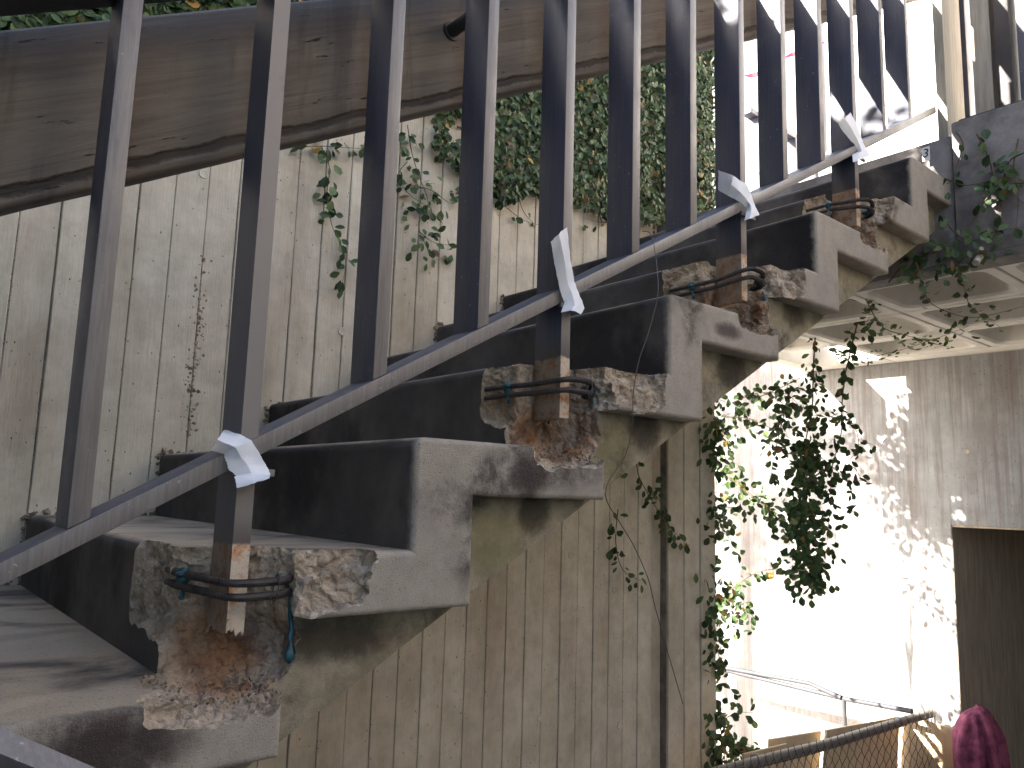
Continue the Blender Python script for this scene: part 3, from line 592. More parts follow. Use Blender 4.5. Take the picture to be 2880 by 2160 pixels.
# ---- rebar hairpins round each post foot
names = ['pair of ribbed rebars bent round the lowest torn post foot', 'pair of ribbed rebars round the second post foot above rusty hollow',
         'pair of ribbed rebars round the third post foot up', 'pair of ribbed rebars round the topmost rusty post foot']
LFT = {0: (.015, .125, -.042), 2: (-.002, .148, -.056), 4: (-.004, .165, -.074), 6: (.004, .125, -.050)}
for q, n in enumerate((0, 2, 4, 6)):
    r_ = empty('rebar_hairpin', (n * T, .05, n * H), label=names[q], cat='rebar', group='rebars wrapped round the post feet')
    for lv in range(2):
        zz = (-.040, -.057)[lv]; tilt = (.0, .006, .007, .012)[q] if lv == 0 else -.002
        lx, ly, lz = LFT[n]; dl = lz - (-.048); path = [(lx, ly + .07, zz + dl), (lx, ly, zz + dl), (lx * .5 + .018, ly * .45 + .034, zz + dl * .7), (.050, .046 - lv * .002, zz + tilt * .4), (.085, .037, zz + tilt * .7), (.120, .045, zz + tilt * .4), (.146, .072, zz), (.160, .115, zz)]
        sp = smooth_path(path, 22); rad = []
        m = MB(); m.tube(sp, .0050, 8); L = 0; turns = MB()
        # ribs: short slanted rings
        for i in range(8, len(sp) - 4, 2):
            d = (sp[i + 1] - sp[i]).normalized(); a = d.cross(Vector((0, 0, 1))).normalized(); b_ = d.cross(a)
            ring = [sp[i] + (a * math.cos(t) + b_ * math.sin(t)) * .0052 + d * (math.cos(t - .9) * .0032) for t in [2 * math.pi * j / 10 for j in range(11)]]
            m.tube(ring, .0007, 4, False)
        m.build('rod', MT['rebar'], r_, 40).location = (0, -.05, 0)
    tw = MB(); c = Vector((.112, .0425, -.0485))
    tw.tube([c + Vector((.002 * math.sin(t), -.0085 * math.cos(t), .0185 * math.sin(t))) for t in [2 * math.pi * j / 16 for j in range(17)]], .0009, 5)
    tw.tube(smooth_path([c + Vector((0, -.008, 0)), c + Vector((-.006, -.012, -.004)), c + Vector((-.012, -.010, -.014)), c + Vector((-.008, -.011, -.024))], 5), .0008, 5)
    tw.build('tie_wire', MT['wire'], r_).location = (0, -.05, 0)
    for side, (cx, cy, cz) in enumerate(((LFT[n][0], LFT[n][1] + .003, LFT[n][2]), (.149, .076, -.050))):
        m = MB(); rnd = random.Random(n * 2 + side); k = 10; rows = 7
        drip = {(0, 1): .085, (4, 1): .03, (2, 1): .012}.get((n, side), .008)
        pts = [(cx, cy, cz + .016), (cx, cy - .002, cz + .006), (cx, cy - .003, cz - .008), (cx - .001, cy - .006, cz - .018)]
        if drip > .02: pts += [(cx - .003, cy - .016, cz - .018 - drip * .5), (cx - .004, cy - .020, cz - .018 - drip)]
        else: pts += [(cx - .001, cy - .006, cz - .018 - drip)]
        sp = smooth_path(pts, 5); base_ = len(sp)
        rads = [(.0035 + .0075 * math.exp(-((i / base_ - .22) / .2) ** 2) + (.004 * math.exp(-((i / base_ - .93) / .06) ** 2) if drip > .05 else 0)) * (1 + .35 * noise.noise(Vector((i * .5, n, side)))) for i in range(base_)]
        rads[0] = .002; rads[-1] = .0015
        m.tube(sp, rads, 8)
        for v_ in m.v: v_ += noise.noise_vector(v_ * 130 + Vector((n, n, n))) * .0022
        m.build('resin_plug', MT['resin'], r_, 60).location = (0, -.05, 0)

# ---- masking tape pieces
tl = ['wide flag of white masking tape on the lowest rail joint', 'long upright strip of white masking tape on the second rail joint',
      'curled white masking tape trailing over the third rail joint', 'crumpled white masking tape with square flap on the highest rail joint']
for q, rows in enumerate(D_tapes):
    lin = lambda P, n: [Vector(P[i]).lerp(Vector(P[i + 1]), k / n) for i in range(len(P) - 1) for k in range(n)] + [Vector(P[-1])]
    cols = [lin([r[c] for r in rows], 5) for c in range(3)]; fine = []
    for i in range(len(cols[0])):
        fine.append(lin([cols[0][i], cols[1][i], cols[2][i]], 6))
    n1, n2 = len(fine), len(fine[0]); v = []; rnd = random.Random(q)
    for side in (0, 1):
        for i in range(n1):
            for j in range(n2):
                p = fine[i][j].copy(); p += noise.noise_vector(p * 28) * .0016 + noise.noise_vector(p * 75) * .0009
                if i in (0, n1 - 1) or j in (0, n2 - 1): p += Vector((rnd.uniform(-1, 1), 0, rnd.uniform(-1, 1))) * .0007
                p += Vector((-.004, -.006, 0)); p.y += side * .0004; v.append(p)
    f = []; K = n1 * n2
    for i in range(n1 - 1):
        for j in range(n2 - 1):
            a = i * n2 + j; f.append((a, a + 1, a + n2 + 1, a + n2)); f.append((K + a, K + a + n2, K + a + n2 + 1, K + a + 1))
    for i in range(n1 - 1):
        for j in (0, n2 - 1): a = i * n2 + j; f.append((a, a + n2, K + a + n2, K + a))
    for j in range(n2 - 1):
        for i in (0, n1 - 1): a = i * n2 + j; f.append((a, a + 1, K + a + 1, K + a))
    o = link('masking_tape', mesh('masking_tape', v, f, MT['tape'], 22)); tag(o, tl[q], 'tape', 'masking tape on the rail joints')

m = MB(); m.tube(smooth_path(D_wire, 8), .0009, 5)
tag(m.build('loose_wire', MT['wire'], None, 60), 'thin loose wire hanging from the bottom rail down past the steps', 'wire')
m = MB(); m.tube([(-.55, -.3, .08), (-.243, -.3, -.108), (-.08, -.3, -.208), (.05, -.3, -.288)], .013, 4)
tag(m.build('rail_end', MT['metal'], None), 'sloping light grey metal bar cut off at the lower left corner', 'metal bar')
# ================================================================ LANDING (waffle slab)
LZ0, LZ1, LX = .90, 1.36, 2.405
land = empty('landing_slab', (LX, 0, LZ0), label='concrete landing slab with waffle underside at the top of the stair', cat='landing')
def rel_(o): o.location = o.location - Vector((LX, 0, LZ0)) if o.parent is land else o.location; return o
def face_prism(mb, x0, x1, y0, y1, z0, z1, bev=.008): mb.box(x0, x1, y0, y1, z0, z1, bev)
m = MB(); face_prism(m, LX, LX + .115, -3.6, -.012, LZ0 - .012, LZ1 + .035, .01); rel_(m.build('edge_beam', MT['landing'], land, 40))
m = MB(); face_prism(m, LX + .012, LX + .115, -.010, 1.285, LZ0 - .012, LZ1 - .004, .01); rel_(m.build('edge_beam', MT['landing'], land, 40))
m = MB(); m.box(LX + .11, 4.16, -3.6, .97, 1.17, LZ1 - .006); m.box(LX + .11, 3.515, .97, 1.285, 1.17, LZ1 - .006); m.box(4.16, 9, -3.6, 7, 1.20, LZ1 - .006)
rel_(m.build('floor_deck', MT['ground'], land))
def coffer(x0, x1, y0, y1):
    g_ = .003; x0 += g_; x1 -= g_; y0 += g_; y1 -= g_; cx, cy = (x0 + x1) / 2, (y0 + y1) / 2
    def ring(hx, hy, r, z, k=5):
        out = []
        for sx, sy, a0 in ((1, 1, 0), (-1, 1, 90), (-1, -1, 180), (1, -1, 270)):
            for i in range(k + 1):
                a = math.radians(a0 + 90 * i / k); out.append((cx + sx * (hx - r) + math.cos(a) * r, cy + sy * (hy - r) + math.sin(a) * r, z))
        return out
    hx, hy = (x1 - x0) / 2, (y1 - y0) / 2
    rs = [ring(hx, hy, .002, LZ0 + .24), ring(hx, hy, .002, LZ0 + .004), ring(hx - .004, hy - .004, .004, LZ0), ring(hx - .040, hy - .040, .05, LZ0 + .001), ring(hx - .050, hy - .050, .055, LZ0 + .011), ring(hx - .095, hy - .095, .06, LZ0 + .205), ring(hx - .125, hy - .125, .05, LZ0 + .235)]
    k = len(rs[0]); v = [p for r in rs for p in r]
    f = [(a * k + i, a * k + (i + 1) % k, (a + 1) * k + (i + 1) % k, (a + 1) * k + i) for a in range(len(rs) - 1) for i in range(k)]
    f.append(tuple((len(rs) - 1) * k + i for i in range(k)))
    mb = MB(); mb.add(v, f); rel_(mb.build('coffer', MT['waffle'], land, 25))
xs = [LX + .118, 3.0, 3.51, 4.03]; yy = [.97, .43, -.077, -.584, -1.09, -1.6, -2.1, -2.6]
for i in range(3):
    for j in range(len(yy) - 1): coffer(xs[i], xs[i + 1], yy[j + 1], yy[j])
for i in range(2): coffer(xs[i], xs[i + 1], .97, 1.285)
m = MB(); m.box(4.033, 4.168, -3.6, .967, LZ0, 1.17, .004); m.box(4.033, 4.168, .972, 1.50, LZ0, 1.10, .004); m.box(3.515, 4.03, 1.40, 1.50, LZ0, 1.10, .004)
rel_(m.build('edge_rib', MT['waffle'], land, 40))
# number tag stuck beside the last riser
tg = empty('number_tag', (LX, .066, 1.305), label='small white number tag stuck on the landing edge beside the top step', cat='tag')
m = MB(); m.box(-.0135, -.0115, -.0125, .0125, -.026, .024); m.build('tag_card', MT['white'], tg)
fc = bpy.data.curves.new('numeral', 'FONT'); fc.body = '3'; fc.size = .045; fc.extrude = .0002; fc.align_x = 'CENTER'; fc.align_y = 'CENTER'; fc.materials.append(MT['black'])
_t = bpy.data.objects.new('t', fc); COL.objects.link(_t); bpy.context.view_layer.update(); _me = bpy.data.meshes.new_from_object(_t.evaluated_get(bpy.context.evaluated_depsgraph_get())); bpy.data.objects.remove(_t)
fo = bpy.data.objects.new('numeral', _me); COL.objects.link(fo); fo.parent = tg; fo.location = (-.0140, 0, 0); fo.rotation_euler = (math.pi / 2, math.radians(8), -math.pi / 2)

# landing fins / posts
def fin(name, x0, x1, y0, y1, z0, z1, mat, label, bev=.003, cat='post'):
    m = MB(); m.box(x0, x1, y0, y1, z0, z1, bev); o = m.build(name, mat, None, 40)
    c = Vector(((x0 + x1) / 2, (y0 + y1) / 2, z0)); me = o.data
    for v_ in me.vertices: v_.co -= c
    o.location = c; return tag(o, label, cat)
fin('concrete_fin', 2.495, 2.665, .028, .062, LZ1 - .02, 3.6, MT['fin'], 'pale concrete fin the bottom rail runs into at the stair head')
fin('metal_upright', 2.69, 2.76, .02, .10, LZ1 - .01, 3.6, MT['metal'], 'dark metal upright between the two pale concrete fins')
fin('concrete_fin', 2.475, 2.60, -.128, -.068, LZ1 + .03, 3.6, MT['fin'], 'pale concrete fin second from the stair head, standing on the base plate')
fin('metal_upright', 2.46, 2.60, -.19, -.145, LZ1 + .03, 3.6, MT['dark'], 'dark metal upright right of the pale fins at the picture edge')
fin('metal_upright', 2.46, 2.60, -.27, -.21, LZ1 + .03, 3.6, MT['metal'], 'grey metal upright farthest right on the landing base plate')
fin('base_plate', 2.43, 2.62, -1.4, -.03, LZ1 + .036, LZ1 + .048, MT['dark'], 'dark metal base plate lying along the landing edge under the uprights', .002, 'plate')

# ================================================================ FAR WALL + passage
FX = 4.17
far = empty('far_concrete_wall', (FX, 0, GROUND), label='pale board-formed concrete wall beyond the stair with a dark passage opening', cat='wall')
def farp(o): o.location = o.location - Vector((FX, 0, GROUND)); return o
OY, OZ = .716, -.02
m = MB(); L0 = OY + .003
m.box(FX, FX + .3, L0, 1.5, GROUND, LZ0 - .004); m.box(FX, FX + .3, 1.5, 8, GROUND, 4.6); m.box(FX, FX + .3, -1.3, L0, OZ + .012, LZ0 - .004); m.box(FX, FX + .3, -6, -1.3, GROUND, LZ0 - .004)
farp(m.build('wall_face', MT['far'], far))
for q, (ty, tz) in enumerate(((.62, .38), (1.32, .30), (.22, .62), (1.75, -.35), (.30, .12))):
    m = MB(); m.tube([(FX - .0015, ty, tz), (FX + .004, ty, tz)], .011, 12); farp(m.build('form_tie_plug', MT['passage'], far))
m = MB(); m.box(FX + .003, FX + 3.2, OY, L0 - .001, GROUND, OZ + .001); m.box(FX + .004, FX + 3.2, -1.5, L0 - .002, OZ + .001, OZ + .011)
m.box(FX + 3.2, FX + 3.3, -1.5, OY + .2, GROUND, OZ + .15); m.box(FX + .3, FX + 3.2, -1.5, -1.3, GROUND, OZ)
farp(m.build('passage_lining', MT['passage'], far))

# ================================================================ UPPER TERRACE BACKDROP
uw = empty('white_block_wall', (7.2, 0, LZ1), label='sunlit white painted block wall across the upper terrace', cat='wall')
bl = MB(); bl.box(.004, .38, 0, .76, 0, .38, .004); blm = mesh('block', bl.v, bl.f, MT['white'], 40)
for r in range(13):
    for c in range(15): link('block', blm, uw, (0, -4.2 + c * .768 + (r % 2) * .384, r * .388))
m = MB(); m.box(.02, .36, -4.2, 7.6, 0, 5.0); m.build('mortar_core', MT['joint'], uw)
br = empty('terrace_railing', (3.4, 1.4, LZ1), label='grey baluster railing along the back of the upper landing behind the stair railing', cat='railing')
zt = 2.32 - LZ1
m = MB(); m.box(-.05, 3.2, -.03, .03, zt - .03, zt, .002); m.build('top_rail', MT['metal'], br, 40)
m = MB(); m.box(-.05, 3.2, -.02, .02, .05, .08, .002); m.build('bottom_rail', MT['metal'], br, 40)
bb = MB(); bb.box(0, PW, -.037, .037, .0805, zt - .0305, .002); bbm = mesh('baluster', bb.v, bb.f, MT['metal'], 40)
for k in range(15): link('baluster', bbm, br, (.02 + k * .2, 0, 0))

# red barrier tape
def ribbon(pts, wdt, mat, name, label, cat, tw=0, group=None):
    sp = smooth_path(pts, 8); v = []; f = []
    for side in (0, 1):
        for i, p in enumerate(sp):
            a = .4 + tw * math.sin(i * .35); up = Vector((.0, math.sin(a), math.cos(a))) * wdt / 2; off = Vector((.0005 * side, 0, 0))
            v += [p - up + off, p + up + off]
    K = 2 * len(sp)
    for i in range(len(sp) - 1): q = 2 * i; f += [(q, q + 1, q + 3, q + 2), (K + q, K + q + 2, K + q + 3, K + q + 1), (q, q + 2, K + q + 2, K + q), (q + 1, K + q + 1, K + q + 3, q + 3)]
    f += [(0, K, K + 1, 1), (K - 2, K - 1, 2 * K - 1, 2 * K - 2)]
    return tag(link(name, mesh(name, v, f, mat, 60)), label, cat, group)
ribbon([(2.85, 1.2, 2.26), (3.07, 1.2, 2.33), (3.22, 1.2, 2.42), (3.46, 1.2, 2.6), (3.61, 1.2, 2.69), (3.9, 1.2, 2.88)], .03, MT['red'], 'barrier_tape', 'red barrier tape strung upward behind the upper balusters', 'barrier tape', .7)
ribbon([(2.6, 1.0, 1.80), (2.744, 1.0, 1.694), (2.856, 1.0, 1.646), (3.1, 1.0, 1.56)], .017, MT['red'], 'barrier_tape', 'red barrier tape sloping down low behind the third taped post', 'barrier tape', .2)

# ================================================================ FENCE
fence = empty('chain_link_fence', (3.1, .87, GROUND), label='chain-link fence with pipe top rail at the lower right', cat='fence')
def fr(o): o.location = o.location - Vector((3.1, .87, GROUND)); return o
fp = [(1.2, 1.02, -.962), (1.8, .985, -.958), (2.316, .948, -.950), (2.7, .905, -.946), (3.11, .87, -.950), (3.6, .84, -.948), (4.039, .816, -.950)]
top = smooth_path(fp, 10)
m = MB(); m.tube([p - Vector((0, 0, .022)) for p in top], .0215, 14); fr(m.build('top_rail', MT['galv'], fence, 50))
m = MB(); m.tube([p - Vector((0, -.045, .060)) for p in top], .010, 10); fr(m.build('under_rail_shade', MT['dark'], fence, 50))  # dark pipe stands for the shadow band under the top rail
for x, y in ((2.66, .915), (4.03, .817), (1.3, 1.01)):
    m = MB(); m.tube([(x, y + .035, GROUND), (x, y + .035, -.985)], .019, 12); m.tube([(x, y + .035, -.985), (x, y + .035, -.965), (x, y + .03, -.955)], [.024, .024, .008], 12)
    fr(m.build('fence_post', MT['galv'], fence, 50))
wm = MB(); L = 0.
def fpos(s): 
    t = (s - 1.2) / (4.03 - 1.2) * (len(top) - 1); k = max(0, min(int(t), len(top) - 2)); return top[k].lerp(top[k + 1], t - k)
dz = .034; rows_ = 17; s = 1.6; rnd = random.Random(5)
while s < 4.03:
    pts = []
    for r in range(rows_):
        p = fpos(min(s + (.026 if r % 2 else -.003), 4.03)); pts.append(p + Vector((0, -.026 + (.003 if r % 2 else -.003), -.012 - r * dz + rnd.uniform(-.002, .002))))
    wm.tube(pts, .0017, 4, False)
    pts = []
    for r in range(rows_):
        p = fpos(min(s + (.029 if r % 2 else .058), 4.03)); pts.append(p + Vector((0, -.026 + (.003 if r % 2 else -.003), -.012 - r * dz)))
    wm.tube(pts, .0017, 4, False)
    # cut barbs standing above the rail
    p = fpos(s); wm.tube([p + Vector((0, -.024, -.012)), p + Vector((rnd.uniform(-.01, .01), -.022, .012 + rnd.uniform(0, .01)))], .0011, 4, False)
    wm.tube([p + Vector((.006, -.023, -.012)), p + Vector((.003 + rnd.uniform(-.01, .01), -.018, .010 + rnd.uniform(0, .01)))], .0011, 4, False)
    s += .0586
o = fr(wm.build('chain_link_mesh', MT['mesh'], fence)); tag(o, kind='stuff')
# plywood sheets leaning behind the fence
pl = ['narrow tan plywood sheet leftmost behind the chain-link fence', 'darker tan plywood sheet second behind the chain-link fence', 'wide tan plywood sheet in the middle behind the fence', 'tan plywood sheet right of the last fence post']
for q, (a, c, dzz) in enumerate((((2.70, 1.03), (2.99, 1.00), 0), ((2.98, 1.08), (3.34, 1.03), 0), ((3.30, .98), (3.93, .92), .012), ((3.97, .95), (4.02, .62), .0))):
    a = Vector((*a, 0)); c = Vector((*c, 0)); d = (c - a); nrm = Vector((d.y, -d.x, 0)).normalized() * (.01 if q < 3 else -.01)
    lean = Vector((-nrm.x, -nrm.y, 0)).normalized() * (.05 if q < 3 else 0) * -1
    zt_ = -.985 + dzz; pts = []
    for off in (Vector(), -nrm * 1.2):
        pts += [a + lean * -1 + off + Vector((0, 0, GROUND + .002)), c + lean * -1 + off + Vector((0, 0, GROUND + .002)), c + off + Vector((0, 0, zt_ - .01 * q)), a + off + Vector((0, 0, zt_))]
    m = MB(); m.add(pts, [(0, 1, 2, 3), (7, 6, 5, 4), (0, 4, 5, 1), (1, 5, 6, 2), (2, 6, 7, 3), (3, 7, 4, 0)])
    tag(m.build('plywood_sheet', MT['ply']), pl[q], 'plywood', 'plywood sheets behind the fence')
# pipe barrier near the far wall
pb = empty('pipe_barrier', (3.8, 1.35, GROUND), label='grey pipe barrier with forked top bars in front of the sunlit far wall', cat='barrier')
for pts in ([(3.8, 2.3, -.90), (3.8, 1.909, -.925), (3.8, 1.145, -.935), (3.8, .80, -.922)], [(3.79, 1.909, -.91), (3.79, 1.341, -.893), (3.79, 1.16, -.93)], [(3.8, 1.151, -.93), (3.8, 1.151, GROUND)], [(3.8, 2.25, -.90), (3.8, 2.25, GROUND)]):
    m = MB(); m.tube(pts, .013, 8); o = m.build('pipe' if pts[1][2] > -1.5 else 'upright', MT['galv_clean'], pb, 50); o.location = o.location - Vector((3.8, 1.35, GROUND))

# magenta cloth draped over a post
cl = MB(); K = 56; R = 34
for r in range(R + 1):
    t = r / R; z = -.868 - .66 * (t ** 1.25)
    for k in range(K):
        a = 2 * math.pi * k / K
        wx = .055 + .15 * min(1, (t * 3.2) ** .5) + .04 * t; wy = .018 + .075 * min(1, (t * 4) ** .55) + .045 * t
        fold = 1 + .16 * t ** .5 * math.sin(a * 5 + 1.2 * t) + .09 * math.sin(a * 9 + 4 * t) * t ** .4 - .48 * math.exp(-((a - 3.85) / .17) ** 2) * t ** .5
        z_ = z + (.018 * math.cos(a + .6) * (1 - t)) + (.012 * noise.noise(Vector((a * 2, t * 4, 3))))
        cl.v.append(Vector((3.88 + math.cos(a) * wx * fold * .55, .545 - .035 * t + math.sin(a) * wy * fold, z_)))
for r in range(R):
    for k in range(K): cl.f.append((r * K + k, r * K + (k + 1) % K, (r + 1) * K + (k + 1) % K, (r + 1) * K + k))
cl.f.append(tuple(range(K)))
tag(cl.build('draped_cloth', MT['pink'], None, 60), 'magenta cloth hanging in a hump beside the fence end at lower right', 'cloth')

# ================================================================ IVY
LV = [(0, 0, 0), (.16, .20, .010), (.30, .50, .018), (.22, .80, .012), (0, 1.0, -.03), (-.22, .80, .012), (-.30, .50, .018), (-.16, .20, .010), (0, .5, -.025)]
LF = [(0, 1, 8), (1, 2, 8), (2, 3, 8), (3, 4, 8), (4, 5, 8), (5, 6, 8), (6, 7, 8), (7, 0, 8)]
leaf_me = [mesh('leaf', [(x * wd, y, z + (y * y * -.18)) for x, y, z in LV], LF, MT['leaf']) for wd in (.85, 1.05, 1.3)]
def leaf_matrix(p, d, nrm, size, rnd):
    nrm = (nrm + Vector((rnd.gauss(0, .42), rnd.gauss(0, .42), rnd.gauss(0, .42)))).normalized()
    y = (d + Vector((rnd.gauss(0, .6), rnd.gauss(0, .6), rnd.gauss(0, .6)))); y = (y - nrm * y.dot(nrm)).normalized(); x = y.cross(nrm)
    s = size * rnd.uniform(.65, 1.25)
    return Matrix(((x.x * s, y.x * s, nrm.x * s, p.x), (x.y * s, y.y * s, nrm.y * s, p.y), (x.z * s, y.z * s, nrm.z * s, p.z), (0, 0, 0, 1)))
def make_plant(name, root_loc, label, mats_list, stems, limit=300, cat='ivy', group=None):
    root = empty(name, root_loc, label=label, cat=cat, group=group); inv = Matrix.Translation(-Vector(root_loc))
    cp = cam.location if cam.location.length else Vector((-.347, -.997, .088))
    mats_list = sorted(mats_list, key=lambda M_: -(M_.col[0].length / ((M_.translation - Vector((-.347, -.997, .088))).length)))
    if len(mats_list) > limit: # take singles spread through the plant among its largest
        single, rest = mats_list[:limit], mats_list[limit:]
    else: single, rest = mats_list, []
    rnd = random.Random(len(mats_list))
    for M_ in single:
        o = link('leaf', rnd.choice(leaf_me), root); o.matrix_local = inv @ M_
    if rest:
        mb = MB()
        for M_ in rest: M2 = inv @ M_; wd = rnd.choice((.85, 1.05, 1.3)); mb.add([M2 @ Vector((x * wd, y, z - y * y * .18)) for x, y, z in LV], LF)
        o = link('leaf_mass', mesh('leaf_mass', mb.v, mb.f, MT['leafs']), root); tag(o, kind='stuff')
    if stems:
        mb = MB()
        for pts, r0 in stems:
            sp = smooth_path(pts, 5); mb.tube([inv @ p for p in sp], [max(.0008, r0 * (1 - .75 * i / len(sp))) for i in range(len(sp))], 5)
        link('stem', mesh('stem', mb.v, mb.f, MT['stem'], 60), root)
    return root
def inpoly(x, z, P):
    c = False; j = len(P) - 1
    for i in range(len(P)):
        if (P[i][1] > z) != (P[j][1] > z) and x < (P[j][0] - P[i][0]) * (z - P[i][1]) / (P[j][1] - P[i][1]) + P[i][0]: c = not c
        j = i
    return c
def along(pts, step, spread, size, nrm, rnd, hang=Vector((0, 0, -1)), clump=None):
    sp = smooth_path(pts, 12); out = []; acc = 0
    for i in range(1, len(sp)):
        d = sp[i] - sp[i - 1]; acc += d.length
        while acc > step:
            acc -= step; m_ = 1 if clump is None else clump(sp[i])
            if rnd.random() > m_: continue
            off = Vector((rnd.gauss(0, spread), rnd.gauss(0, spread * .6), rnd.gauss(0, spread)))
            dd = (d.normalized() * .5 + hang * .5 + off.normalized() * .9)
            out.append(leaf_matrix(sp[i] + off, dd, nrm, size, rnd))
    return out
rnd = random.Random(21)
NW = Vector((-.15, -1, .25))
# 1 wall ivy mass
ml = []; stems = []
tries = 0
while len(ml) < 21000 and tries < 200000:
    tries += 1; x = rnd.uniform(.0, 2.92); z = rnd.uniform(.75, 2.75)
    if not inpoly(x, z, D_ivy_poly): continue
    nn = noise.noise(Vector((x * 3.2, z * 3.2, 4))) + .6 * noise.noise(Vector((x * 8, z * 8, 1)))
    thr = -.75 if x > 1.45 else (-.45 if x > 1.15 else -.12)
    if nn < thr: continue
    ml.append(leaf_matrix(Vector((x, W - .006 - rnd.random() * .075 * min(1, (nn - thr) * 2.5 + .2), z)), Vector((rnd.gauss(0, .5), 0, -.7)), NW, .030, rnd))
for i in range(46):
    x = rnd.uniform(.6, 2.8); z = rnd.uniform(1.2, 2.4)
    if not inpoly(x, z, D_ivy_poly): continue
    pts = [Vector((x, W - .012, z))]
    for k in range(5): pts.append(pts[-1] + Vector((rnd.uniform(.02, .09), rnd.uniform(-.008, .008), rnd.uniform(-.10, .02))))
    stems.append((pts, rnd.uniform(.002, .0045)))
for _ in range(5): ml += along(D_strands[8], .006, .022, .04, NW, rnd)
make_plant('wall_ivy', (1.8, W, 1.3), 'dense green ivy blanket on the board-formed wall behind the upper balusters', ml, stems)
# 2 thin strands creeping out over the bare wall
for q, (ids, lab) in enumerate((((0, 1), 'thin ivy strand trailing alone down the bare wall left of the ivy blanket'), ((2, 3, 4, 7), 'ivy strands hanging below the left edge of the wall ivy blanket'), ((5, 6), 'short ivy runner creeping right along the wall below the blanket'))):
    ml = []; stems = []
    for s in ids:
        pts = [Vector(p) for p in D_strands[s]]; ml += along(pts, .011 if q < 2 else .03, .014 if q == 0 else .022, .034, NW, rnd); stems.append((pts, .0018))
        if q == 1: ml += along(pts, .02, .03, .036, NW, rnd, clump=lambda p: max(0, .5 + 1.6 * noise.noise(p * 9)))
    make_plant('ivy_strand', D_strands[ids[0]][0], lab, ml, stems)
# 3 ivy on the wall end
NC = Vector((-.5, -.8, .2)); pts = [Vector(p) for p in D_col]
ml = along(pts, .0020, .036, .038, NC, rnd, clump=lambda p: max(.25, min(1, .62 + 1.5 * noise.noise(p * 4)))); stems = [(pts, .007), ([p + Vector((.02 * math.sin(i), -.02, 0)) for i, p in enumerate(pts)], .004)]
for s in D_col2: ml += along(s, .016, .018, .036, NC, rnd); stems.append(([Vector(p) for p in s], .0025))
for k in range(22):
    p = pts[rnd.randrange(len(pts))] + Vector((0, 0, rnd.uniform(-.1, .1))); d = Vector((rnd.uniform(-.1, .25), -rnd.uniform(.02, .12), rnd.uniform(-.12, .03)))
    tw = [p, p + d * .5 + Vector((0, 0, .02)), p + d]; stems.append((tw, .0018)); ml += along(tw, .014, .016, .04, NC, rnd)
# clinging leaves over the last wall boards
for k in range(420):
    z = rnd.uniform(-1.3, 1.1); x = 2.87 - abs(rnd.gauss(0, .06)) * (1 + noise.noise(Vector((z * 3, 2, 0))))
    if noise.noise(Vector((x * 4, z * 3.3, 8))) < -.12: continue
    ml.append(leaf_matrix(Vector((x, W - .01 - rnd.random() * .05, z)), Vector((0, 0, -1)), NC, .042, rnd))
make_plant('wall_end_ivy', (2.87, W - .05, GROUND), 'ivy climbing the end of the side wall beside the bright gap', ml, stems)
# 4 hanging curtains
NH = Vector((-.6, -.6, .2))
def build_hang(ids, lab, steps_, spread, dens=None):
    ml = []; stems = []
    for s in ids:
        pts = [Vector(p) for p in D_hang[s]]; pts = [p + Vector((noise.noise(p * 3) * .08, 0, 0)) for p in pts]
        ml += along(pts, steps_ * .75, spread, .038, NH, rnd, clump=dens); stems.append((pts, .0042 if s < 2 else .0028))
        for k in range(7):
            i = rnd.randrange(len(pts)); p = pts[i]; d = Vector((0, rnd.uniform(-.10, .10), rnd.uniform(-.16, .02))); tw = [p, p + d * .5 + Vector((.01, 0, .015)), p + d]
            stems.append((tw, .0016)); ml += along(tw, .020, .014, .040, NH, rnd)
    return ml, stems
a, b2 = build_hang((0, 9, 5), '', .017, .022, None)
p0 = D_hang[0]
thick = [Vector(p) for p in p0[3:]]
a += along(thick, .0010, .056, .041, NH, rnd, clump=lambda p: max(.2, min(1, .7 + 1.3 * noise.noise(p * 7))))
make_plant('hanging_ivy', p0[0], 'long hanging ivy rope thickening to a dense tail in front of the sunlit wall', a, b2)
a, b2 = build_hang((1, 8, 10), '', .019, .020)
make_plant('hanging_ivy', D_hang[1][0], 'slender ivy vine hanging from the waffle slab, right of the dense tail', a, b2)
a, b2 = build_hang((2, 3, 4, 11), '', .0105, .034, lambda p: max(.15, min(1, .6 + 1.4 * noise.noise(p * 6))))
make_plant('hanging_ivy', D_hang[2][0], 'arching ivy branches reaching across the gap from the wall end', a, b2)
a, b2 = build_hang((6, 7), '', .016, .016)
make_plant('hanging_ivy', D_hang[6][0], 'low ivy sprig poking sideways out of the wall-end ivy', a, b2)
# 5 landing edge ivy
NE = Vector((-1, -.3, .25)); ml = []; stems = []
for q, s in enumerate(D_edge):
    pts = [Vector(p) for p in s]; low = q in (3, 6, 7, 5)
    ml += along(pts, .0065 if low else .014, .022 if low else .020, .036, NE, rnd, clump=lambda p: max(.1, min(1, .6 + 1.5 * noise.noise(p * 11)))); stems.append((pts, .003))
make_plant('landing_ivy', (LX, -.1, 1.0), 'ivy trailing over the stained edge of the landing at right', ml, stems)
ml = []; stems = []
for q, s in enumerate(D_under):
    pts = [Vector(p) - Vector((0, 0, .012)) for p in s]; ml += along(pts, .045 if q > 1 else .018, .018, .034, Vector((-.2, -.2, -1)), rnd); stems.append((pts, .0028))
make_plant('soffit_vine', D_under[0][0], 'bare twining vine stems creeping under the waffle coffers', ml, stems)
# stub pipe poking out under the landing edge
m = MB(); m.tube([(2.40, -.085, .905), (2.36, -.082, .872)], .011, 12); m.tube([(2.385, -.085, .915), (2.365, -.10, .918)], .007, 10)
tag(m.build('pipe_stub', MT['fin'], None, 50), 'short cream pipe stub under the ivy on the landing edge', 'pipe')

